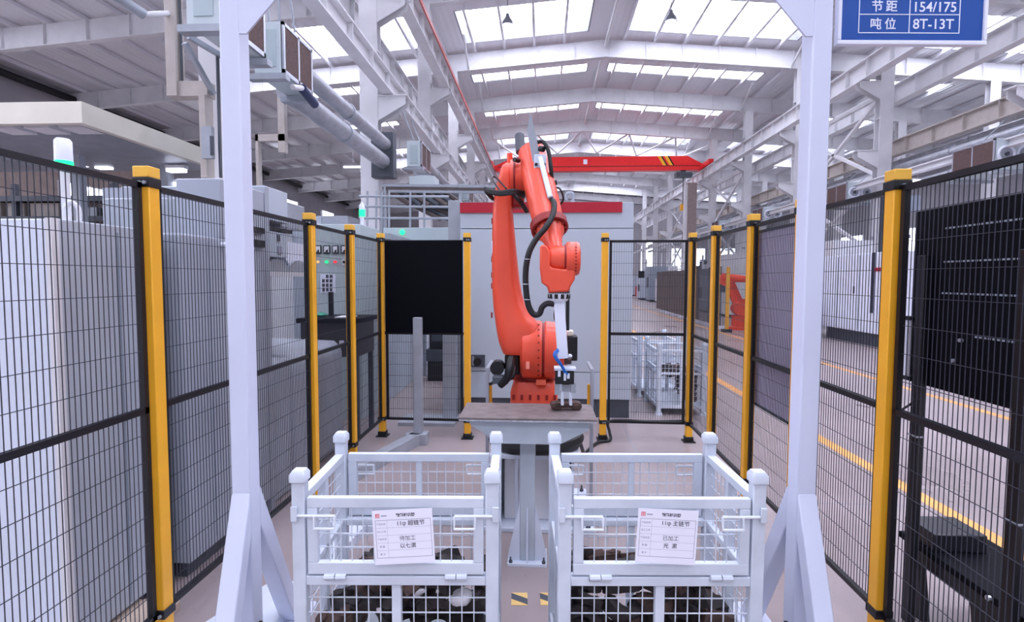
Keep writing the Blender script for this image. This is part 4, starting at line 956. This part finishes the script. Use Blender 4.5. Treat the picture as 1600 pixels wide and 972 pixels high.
c = P(810, 254, 3.92); MB().cyl(c+Vector((0, -.06, 0)), c+Vector((-.03, -.1, 0)), .016, n=10).build('plug', BLACK, ua)
# wrist
YW_ = 3.42
wx = lambda px: P(px, 410, YW_).x
wz = lambda py: P(875, py, YW_).z
fk = MB(); 
fk.prism([(wx(843), wz(386)), (wx(847), wz(382)), (wx(853), wz(384)), (wx(860), wz(396)), (wx(859), wz(415)), (wx(862), wz(418)), (wx(882), wz(421)), (wx(886), wz(416)), (wx(898), wz(418)), (wx(897), wz(436)), (wx(890), wz(448)), (wx(889), wz(455)), (wx(857), wz(457)), (wx(855), wz(448)), (wx(846), wz(442)), (wx(843), wz(420))], 'y', YW_-.075, YW_+.075)
wf_ = fk.build('wrist_fork', RED, RB, bevel=.012)
MB().spin((wx(884), YW_, wz(404)), (wx(906), YW_, wz(404)), [(0, .098), (.1, .104), (.75, .104), (.92, .096), (1, .07)], 30).build('wrist_disc', RED, wf_)
MB().cyl((wx(881), YW_, wz(404)), (wx(885), YW_, wz(404)), .09, n=28).build('disc_seam', DRED, wf_)
MB().spin((wx(858), YW_, wz(404)), (wx(882), YW_, wz(404)), [(0, .06), (.2, .075), (1, .08)], 26).build('wrist_barrel', RED, wf_)
for k in range(8):
    a = math.radians(140+k*12); c = Vector((wx(898), YW_+.105*math.cos(a), wz(404)+.105*math.sin(a))); MB().cyl(c, c+Vector((0, math.cos(a), math.sin(a)))*.005, .005, n=6).build('disc_bolt', DRED, wf_)
fx = wx(873.5)
MB().cyl((fx, YW_, wz(458)), (fx, YW_, wz(452)), .066, n=26).build('flange_ring', DARKG, wf_)
fg = MB().spin((fx, YW_, wz(470)), (fx, YW_, wz(457)), [(0, .052), (.3, .06), (1, .066)], 28).build('tool_flange', SIGNW, RB)
for k in range(10):
    a = 2*math.pi*k/10; MB().cyl((fx+.058*math.cos(a), YW_+.058*math.sin(a), wz(466)), (fx+.058*math.cos(a), YW_+.058*math.sin(a), wz(459)), .012, n=8).build('flange_screw', BLACK, fg)
# gripper
tx0, tx1 = wx(868.5), wx(883)
g = MB(); g.bar((fx-.003, YW_-.01, wz(466)), (P(880, 560, YW_-.01).x, YW_-.01, P(880, 559, YW_).z), .066, .05, (0, 1, 0)); g.build('tool_post', SIGNW, RB, bevel=.004)
B(wx(884.5), wx(890), YW_+.0, YW_+.04, P(888, 516, YW_).z, wz(462)).build('post_backing', BLACK, RB)
def gp(x0, y0, x1, y1, ya, yb, nm, m, par=RB, **k): a, b = P(x0, y0, YW_), P(x1, y1, YW_); return B(a.x, b.x, YW_+ya, YW_+yb, a.z, b.z).build(nm, m, par, **k)
gp(866.5, 573, 900, 577, -.05, .05, 'gripper_plate', WHITE, bevel=.002); gb = gp(868, 577.5, 897, 598, -.045, .045, 'gripper_body', BLACK, bevel=.004)
gp(872, 577, 876, 586, -.052, -.044, 'fitting', SIGNW, gb); gp(881, 580, 884.5, 592, -.052, -.044, 'fitting', SIGNW, gb); gp(886, 581, 890, 589, -.052, -.044, 'fitting', SIGNW, gb)
c0, c1_ = P(882, 563, YW_), P(893, 563, YW_); MB().cyl((c0.x, YW_, c0.z), (c1_.x, YW_, c1_.z), .024, n=14).build('swivel_joint', mat('dark_brown_metal', (70, 50, 52), .4, .5), RB); MB().sphere(P(891, 556, YW_), .014).build('fitting', SIGNW, RB)
gp(867.5, 598, 875, 615, -.03, .03, 'jaw_carrier', STEELG); gp(892, 597, 900, 612, -.03, .03, 'jaw_carrier', STEELG)
for x0, x1 in ((876, 881), (889, 894)):
    a, b = P(x0, 611, YW_), P(x1, 632, YW_); MB().bar(((a.x+b.x)/2, YW_, a.z), ((a.x+b.x)/2+.004, YW_-.01, b.z), .018, .04, (0, 1, 0)).build('gripper_finger', WHITE, RB, bevel=.002)
gp(879, 600, 891, 611, -.012, .012, 'finger_link', STEELG)
MB().tube([P(872, 545, 3.36), P(866, 553, 3.34), P(870, 562, 3.34), P(878, 572, 3.34), P(883, 582, 3.35)], .007, 6).build('air_hose', BLUEH, RB); MB().tube([P(873, 548, 3.36), P(869, 556, 3.33), P(876, 566, 3.33), P(887, 585, 3.35)], .006, 6).build('air_hose', BLUEH, RB)
# dress pack
MB().tube([P(860, 310, 3.6), P(865, 318, 3.56), P(863, 335, 3.5), P(852, 355, 3.44), P(838, 372, 3.42), P(826, 395, 3.4), P(821, 425, 3.4), P(822, 455, 3.4), P(826, 478, 3.4), P(834, 491, 3.4), P(843, 490, 3.4), P(847, 480, 3.4), P(855, 474, 3.4), P(866, 475, 3.4)], .0185, 10).build('dress_pack_hose', RUBBER, RB)
for q in ((823, 405), (821, 444), (824, 468)): MB().torus(P(q[0], q[1], 3.4), .0195, .003, 12, 5).build('hose_tie', STEELG, RB)
MB().tube([P(868, 480, 3.42), P(867, 492, 3.43), P(868, 500, 3.44)], .009, 6).build('cable', BLACK, RB)
mb = MB().prism([(v.x, v.z) for v in (P(826, 173, 3.78), P(822, 205, 3.78), P(833, 263, 3.78), P(842, 263, 3.78), P(842, 241, 3.78), P(836, 212, 3.78))], 'y', 3.775, 3.783).build('hose_bracket', STEELG, RB)
a, b = P(833, 242, 3.76), P(852, 264, 3.76); B(a.x, b.x, 3.74, 3.76, b.z, a.z).build('bracket_foot', WHITE, RB, bevel=.004)
for px in (836.5, 849): c = P(px, 257, 3.74); MB().cyl((c.x, 3.73, c.z), (c.x, 3.74, c.z), .011, n=8).build('bracket_bolt', BLACK, mb)
MB().bar(P(842, 244, 3.76), P(859, 309, 3.58), .034, .03, (0, -1, 0)).build('hose_channel', WHITE, RB, bevel=.006)
MB().tube([P(838, 222, 3.8), P(848, 222, 3.78), P(856, 238, 3.76), P(860, 268, 3.74), P(861, 285, 3.8)], .014, 7).build('hose', RUBBER, RB); MB().cyl(P(842, 232, 3.77), P(848, 233, 3.75), .02, n=10).build('connector', BLACK, RB)
MB().tube([P(867, 293, 3.75), P(873, 294, 3.74), P(878, 303, 3.74), P(879, 312, 3.74), P(875, 319, 3.76)], .007, 6).build('cable_loop', BLACK, RB)
MB().cyl(P(864, 285, 3.78), P(869, 285, 3.78), .018, n=10).build('connector', BLACK, RB)
for k in range(4):
    o = k*2.5; MB().tube([P(818, 300+o, 3.85), P(800, 297+o*.8, 3.72), P(780, 300+o*.6, 3.72), P(764, 297+o*.6, 3.76), P(757, 294+o*.5, 3.84), P(764, 302+o*.7, 3.9), P(770, 312, 3.96)], .011, 6).build('cable', RUBBER, RB)
MB().tube([P(800, 302, 3.74), P(812, 315, 3.76), P(822, 330, 3.86)], .016, 7).build('cable', RUBBER, RB); MB().tube([P(780, 298, 3.74), P(771, 285, 3.8), P(768, 278, 3.86), P(774, 278, 3.9), P(790, 295, 3.8)], .006, 6).build('cable', BLACK, RB)
# connectors at the foot of the lower arm
a, b = P(789, 552, 3.9), P(814, 586, 3.9); B(a.x, b.x, 3.88, 4.0, b.z, a.z).build('notch_shade', BLACK, RB, bevel=.02)  # black block stands in for the shade inside the arm's cable notch
MB().tube([P(800, 560, 3.8), P(797, 575, 3.74), P(792, 592, 3.74), P(782, 602, 3.76)], .028, 9).build('cable_boot', BLACK, RB); MB().tube([P(803, 572, 3.8), P(800, 588, 3.76), P(786, 592, 3.78)], .022, 8).build('cable_boot', BLACK, RB)
c = P(784, 592, 3.78); B(c.x-.06, c.x+.05, 3.74, 3.84, c.z-.03, c.z+.02).build('connector_box', DARKG, RB, bevel=.006); MB().bar(P(776, 596, 3.78), P(765, 601, 3.78), .015, .02).build('latch', BLACK, RB)
c = P(782, 575, 3.86); MB().cyl((c.x-.02, 3.83, c.z), (c.x-.02, 3.95, c.z), .05, n=14).build('connector_plug', BLACK, RB)
# shoulder motor
a, b = P(886, 524, 3.9), P(902, 562, 3.9); B(a.x, b.x, 3.85, 4.0, b.z, a.z).build('shoulder_motor', BLACK, RB, bevel=.008); a, b = P(886, 516, 3.9), P(896, 524, 3.9); B(a.x, b.x, 3.87, 3.98, b.z, a.z).build('motor_cap', CREAM, RB, bevel=.006)
B(pxX(872), P(887, 540, 3.92).x, 3.88, 4.05, ZS-.1, ZS+.05).build('motor_mount', RED, RB, bevel=.01)

# ------------------------------------------------------------------ grey barrier post and floor beam by the rear left panel
t = thing('barrier_stand', 'grey steel post on a floor beam in front of the black sheet', 'stand', (-1.4, 5.9, 0))
q0 = P(646, 497, 5.75); q1 = P(659, 497, 5.75); B(q0.x, q1.x, 5.72, 5.8, .06, q0.z).build('upright', STEELG, t, bevel=.004)
MB().bar((-1.34, 5.75, .06), (-1.68, 4.6, .06), .12, .12).build('floor_beam', STEELG, t, bevel=.004)
B(-1.45, -1.22, 5.69, 5.84, 0, .12).build('foot_block', STEELG, t, bevel=.004)
t = thing('barrier_stand', 'pale steel post standing beyond the black sheet left of the cabinet', 'stand', (-1.3, 7.1, 0))
q0 = P(698, 520, 7.0); q1 = P(721, 520, 7.0); B(q0.x, q1.x-.03, 6.72, 6.84, .04, 1.5).build('upright', STEELG, t); B(q0.x-.5, q1.x, 6.45, 6.9, 0, .04).build('foot_plate', STEELG, t)
t = thing('stamping_machine', 'dark machine seen under the black sheet', 'machine', (-2, 12.5, 0))
c = P(675, 575, 9.5); B(-2.0, -1.45, 9.35, 9.8, .35, .55).build('bed', DARKG, t); B(-1.95, -1.5, 9.4, 9.75, .55, 1.6).build('frame', BLACK, t); B(-1.9, -1.55, 9.33, 9.4, .7, .9).build('die', DARKG, t); B(-1.98, -1.47, 9.37, 9.78, 0, .35).build('plinth', BLACK, t)
for x in (-1.85, -1.6): MB().cyl((x, 9.36, .9), (x, 9.36, 1.3), .03, n=8).build('guide_rod', STEELW, t)
# floor frame left, under the left crate
t = thing('floor_frame', 'white floor frame of flat bars between the left portal leg and crate', 'frame', (-1.5, 3.2, 0))
B(-1.72, -.95, 3.68, 3.82, 0, .05).build('cross_bar', WHITE, t, bevel=.003); MB().bar((-1.42, 2.1, .03), (-1.28, 3.68, .03), .12, .06).build('side_bar', WHITE, t); MB().bar((-1.7, 2.3, .015), (-1.45, 2.95, .015), .22, .03).build('plate', WHITE, t)
# ------------------------------------------------------------------ right aisle: far cell, machines, forklift
def far_robot(x, y, rz, lab):
    t = thing('industrial_robot', lab, 'robot', (x, y, 0), rz)
    MB().spin((0, 0, 0), (0, 0, .5), [(0, .35), (.2, .35), (.25, .25), (1, .25)], 16).build('base', CONV, t, True)
    MB().cyl((-.25, 0, .75), (.25, 0, .75), .24, n=18).build('shoulder', CONV, t, True)
    MB().bar((.15, 0, .75), (.15, .45, 1.75), .16, .2).build('lower_arm', CONV, t, True, bevel=.03)
    MB().cyl((-.1, .5, 1.78), (.3, .5, 1.78), .22, n=16).build('elbow', CONV, t, True)
    MB().spin((.02, .6, 1.85), (.02, -.9, 1.75), [(0, .17), (.4, .13), (1, .07)], 14).build('upper_arm', CONV, t, True)
    MB().cyl((.02, -.9, 1.75), (.02, -1.1, 1.6), .09, n=10).build('wrist', CONV, t, True)
    MB().bar((.02, -1.1, 1.6), (.02, -1.15, 1.2), .1, .1).build('tool', DARKG, t, True)
far_robot(7.0, 19.9, 1.5, 'far orange robot arm behind dark fence panels, left one'); far_robot(8.3, 23.2, 1.5, 'far orange robot arm partly hidden by the right fence post')
def far_post(x, y, lab):
    t = thing('fence_post', lab, 'fence post', (x, y, 0)); B(x-.05, x+.05, y-.05, y+.05, .1, 2.2).build('tube', YELLOW, t); B(x-.14, x+.14, y-.14, y+.14, 0, .1).build('foot', BLACK, t)
far_post(6.25, 18.9, 'thin yellow post in front of the far orange robot'); far_post(6.2, 15.2, 'far yellow post just left of the violet sheet')
for k in range(8):
    y0 = 20+k*1.5; tag(B(6.35+k*.03, 6.4+k*.03, y0, y0+1.42, .12, 2.2+.05*(k == 0)).build('welding_screen', BROWNP if k > 1 else mat('smoke_panel', (70, 66, 72), .3, alpha=.5)), '%s dark welding screen from the near end of the far robot cell' % ORD[k], 'screen', 'screen panels of the far cell')
    tag(B(6.25+k*.03, 6.55+k*.03, y0-.06, y0+.06, 0, .12).build('support_block', SIGNW), 'white block under the %s dark welding screen of the far cell' % ORD[k], 'foot block', 'screen foot blocks')
t = thing('parts_box', 'white box machine next to the far orange robots', 'machine', (7.9, 17.3, 0)); B(7.6, 8.2, 17.0, 17.6, .3, 1.2).build('body', SIGNW, t, bevel=.02); B(7.65, 8.15, 17.05, 17.55, 0, .3).build('plinth', DARKG, t)
t = thing('machining_centre', 'white machine with red stripe and dark window strip beyond the right fence', 'machine', (9.7, 16, 0))
B(8.75, 10.4, 14.0, 17.6, .35, 2.5).build('body', SIGNW, t, bevel=.02); B(8.85, 10.3, 14.1, 17.5, 0, .35).build('plinth', DARKG, t); B(8.735, 8.75, 14.0, 15.0, 2.0, 2.1).build('red_stripe', STRIPE, t); B(8.73, 8.75, 15.0, 15.12, .9, 2.5).build('dark_strip', mat('navy_strip', (40, 44, 66), .4), t)
B(8.735, 8.75, 15.9, 15.96, 1.4, 1.6).build('door_handle', DARKG, t); B(9.0, 10.2, 17.6, 18.6, .2, 3.0).build('rear_tower', STEELW, t)
for yy in (15.7, 16.8): B(8.742, 8.75, yy, yy+.02, .4, 2.45).build('door_seam', MIDGREY, t)
t = thing('jib_stand', 'dark upright arm stand on top of the white machine', 'stand', (9.2, 15.6, 2.5)); B(9.1, 9.2, 15.4, 15.5, 2.5, 4.1).build('post', DARKG, t); B(9.15, 10.1, 15.42, 15.48, 3.6, 4.05).build('panel', MIDGREY, t); B(9.2, 9.9, 15.42, 15.5, 2.9, 3.0).build('arm', STEELG, t)
t = thing('press_machine', 'pale machine with black arm beside the right portal leg', 'machine', (8.6, 18.6, 0)); B(8.3, 8.9, 18.3, 19.0, 0, 1.0).build('bed', DARKG, t); B(8.35, 8.85, 18.4, 18.9, 1.0, 1.9).build('head', STEELW, t); MB().tube([(8.3, 18.2, 1.9), (8.2, 18.1, 1.7), (8.2, 18.0, .8)], .05, 7).build('hose', BLACK, t); B(8.5, 8.62, 18.3, 18.4, 1.9, 2.4).build('spindle', BLACK, t)
t = thing('lift_truck', 'small red and black lift truck at the far end of the aisle', 'truck', (9.75, 54, 0)); B(9.3, 10.1, 54, 55.6, .1, 1.1).build('body', REDTR, t, bevel=.05); B(9.4, 9.95, 54.2, 54.5, 1.1, 2.6).build('mast', BLACK, t); B(10.1, 10.6, 54.1, 55, .05, .2).build('forks', BLACK, t)
t = thing('far_partition', 'tall brown partition column beside the far crane runway', 'column', (8.6, 33, 0)); B(8.45, 8.95, 32.8, 33.3, 0, 7.4).build('shaft', mat('brown_column', (150, 132, 130), .6), t); B(8.3, 8.45, 32.9, 33.2, 0, 7.3).build('side_plate', STEELW, t)
random.seed(21)
mm = [STEELW, MIDGREY, GREYCAB, DARKG, BEIGE]
for k in range(16):
    x = random.uniform(12.2, 17.5); y0 = 18+k*2.6; h = random.uniform(1.6, 3.4)
    t = thing('far_machine', '%s pale machine tool from the near end between the outer right columns' % ORD[k], 'machine', (x, y0, 0), group='machines between the outer right columns')
    B(x, x+1.8, y0, y0+1.9, .2, h).build('body', random.choice(mm), t); B(x+.1, x+1.7, y0+.1, y0+1.8, 0, .2).build('plinth', DARKG, t); B(x+.3, x+.9, y0-.02, y0, h*.45, h*.75).build('window', BLACK, t); B(x-.02, x, y0+.3, y0+1.3, h*.4, h*.7).build('window', BLACK, t)
for k in range(10):
    y0 = 26+k*3.6
    if 51 < y0 < 57: continue
    x = 8.6+random.uniform(-.2, .2); h = random.uniform(1.8, 3.2)
    t = thing('far_machine', '%s pale distant machine from the near end along the right columns' % ORD[k], 'machine', (x, y0, 0), group='machines along the right columns')
    B(x, x+1.4, y0, y0+1.7, .15, h).build('body', random.choice(mm[:3]), t); B(x+.1, x+1.3, y0+.1, y0+1.6, 0, .15).build('plinth', DARKG, t); B(x-.02, x, y0+.3, y0+1.1, h*.4, h*.7).build('window', DARKG, t)
for k in range(9):
    y0 = 11+k*5.2; x = -7.2+random.uniform(-.4, .4); h = random.uniform(1.8, 2.8)
    t = thing('far_machine', '%s grey machine from the near end in the left bay behind the columns' % ORD[k], 'machine', (x, y0, 0), group='machines in the left bay')
    B(x, x+1.8, y0, y0+2.2, .15, h).build('body', random.choice(mm), t); B(x+.1, x+1.7, y0+.1, y0+2.1, 0, .15).build('plinth', DARKG, t); B(x+.3, x+1.0, y0-.02, y0, h*.45, h*.75).build('window', BLACK, t)

random.seed(31)
for k in range(14):
    y0 = 24.3+k*2.55+(1.6 if k == 12 else 0); x = 10.6+random.uniform(-.05, .05); h = random.uniform(2.8, 4.2)
    t = thing('service_riser', '%s white pipe riser with cross arms from the near end of the right column row' % ORD[k], 'pipe riser', (x, y0, 0))
    MB().cyl((x, y0, 0), (x, y0, h), .07, n=8).build('pipe', STEELW, t)
    for q in range(3):
        zz = h*(.45+.22*q); B(x-.2, x+.2, y0-.04, y0+.04, zz, zz+.09).build('cross_arm', STEELW if q % 2 else STEELG, t)
    B(x-.2, x+.2, y0-.2, y0+.2, h*.55, h*.55+.6).build('junction_box', random.choice([STEELW, GREYCAB, MIDGREY]), t)
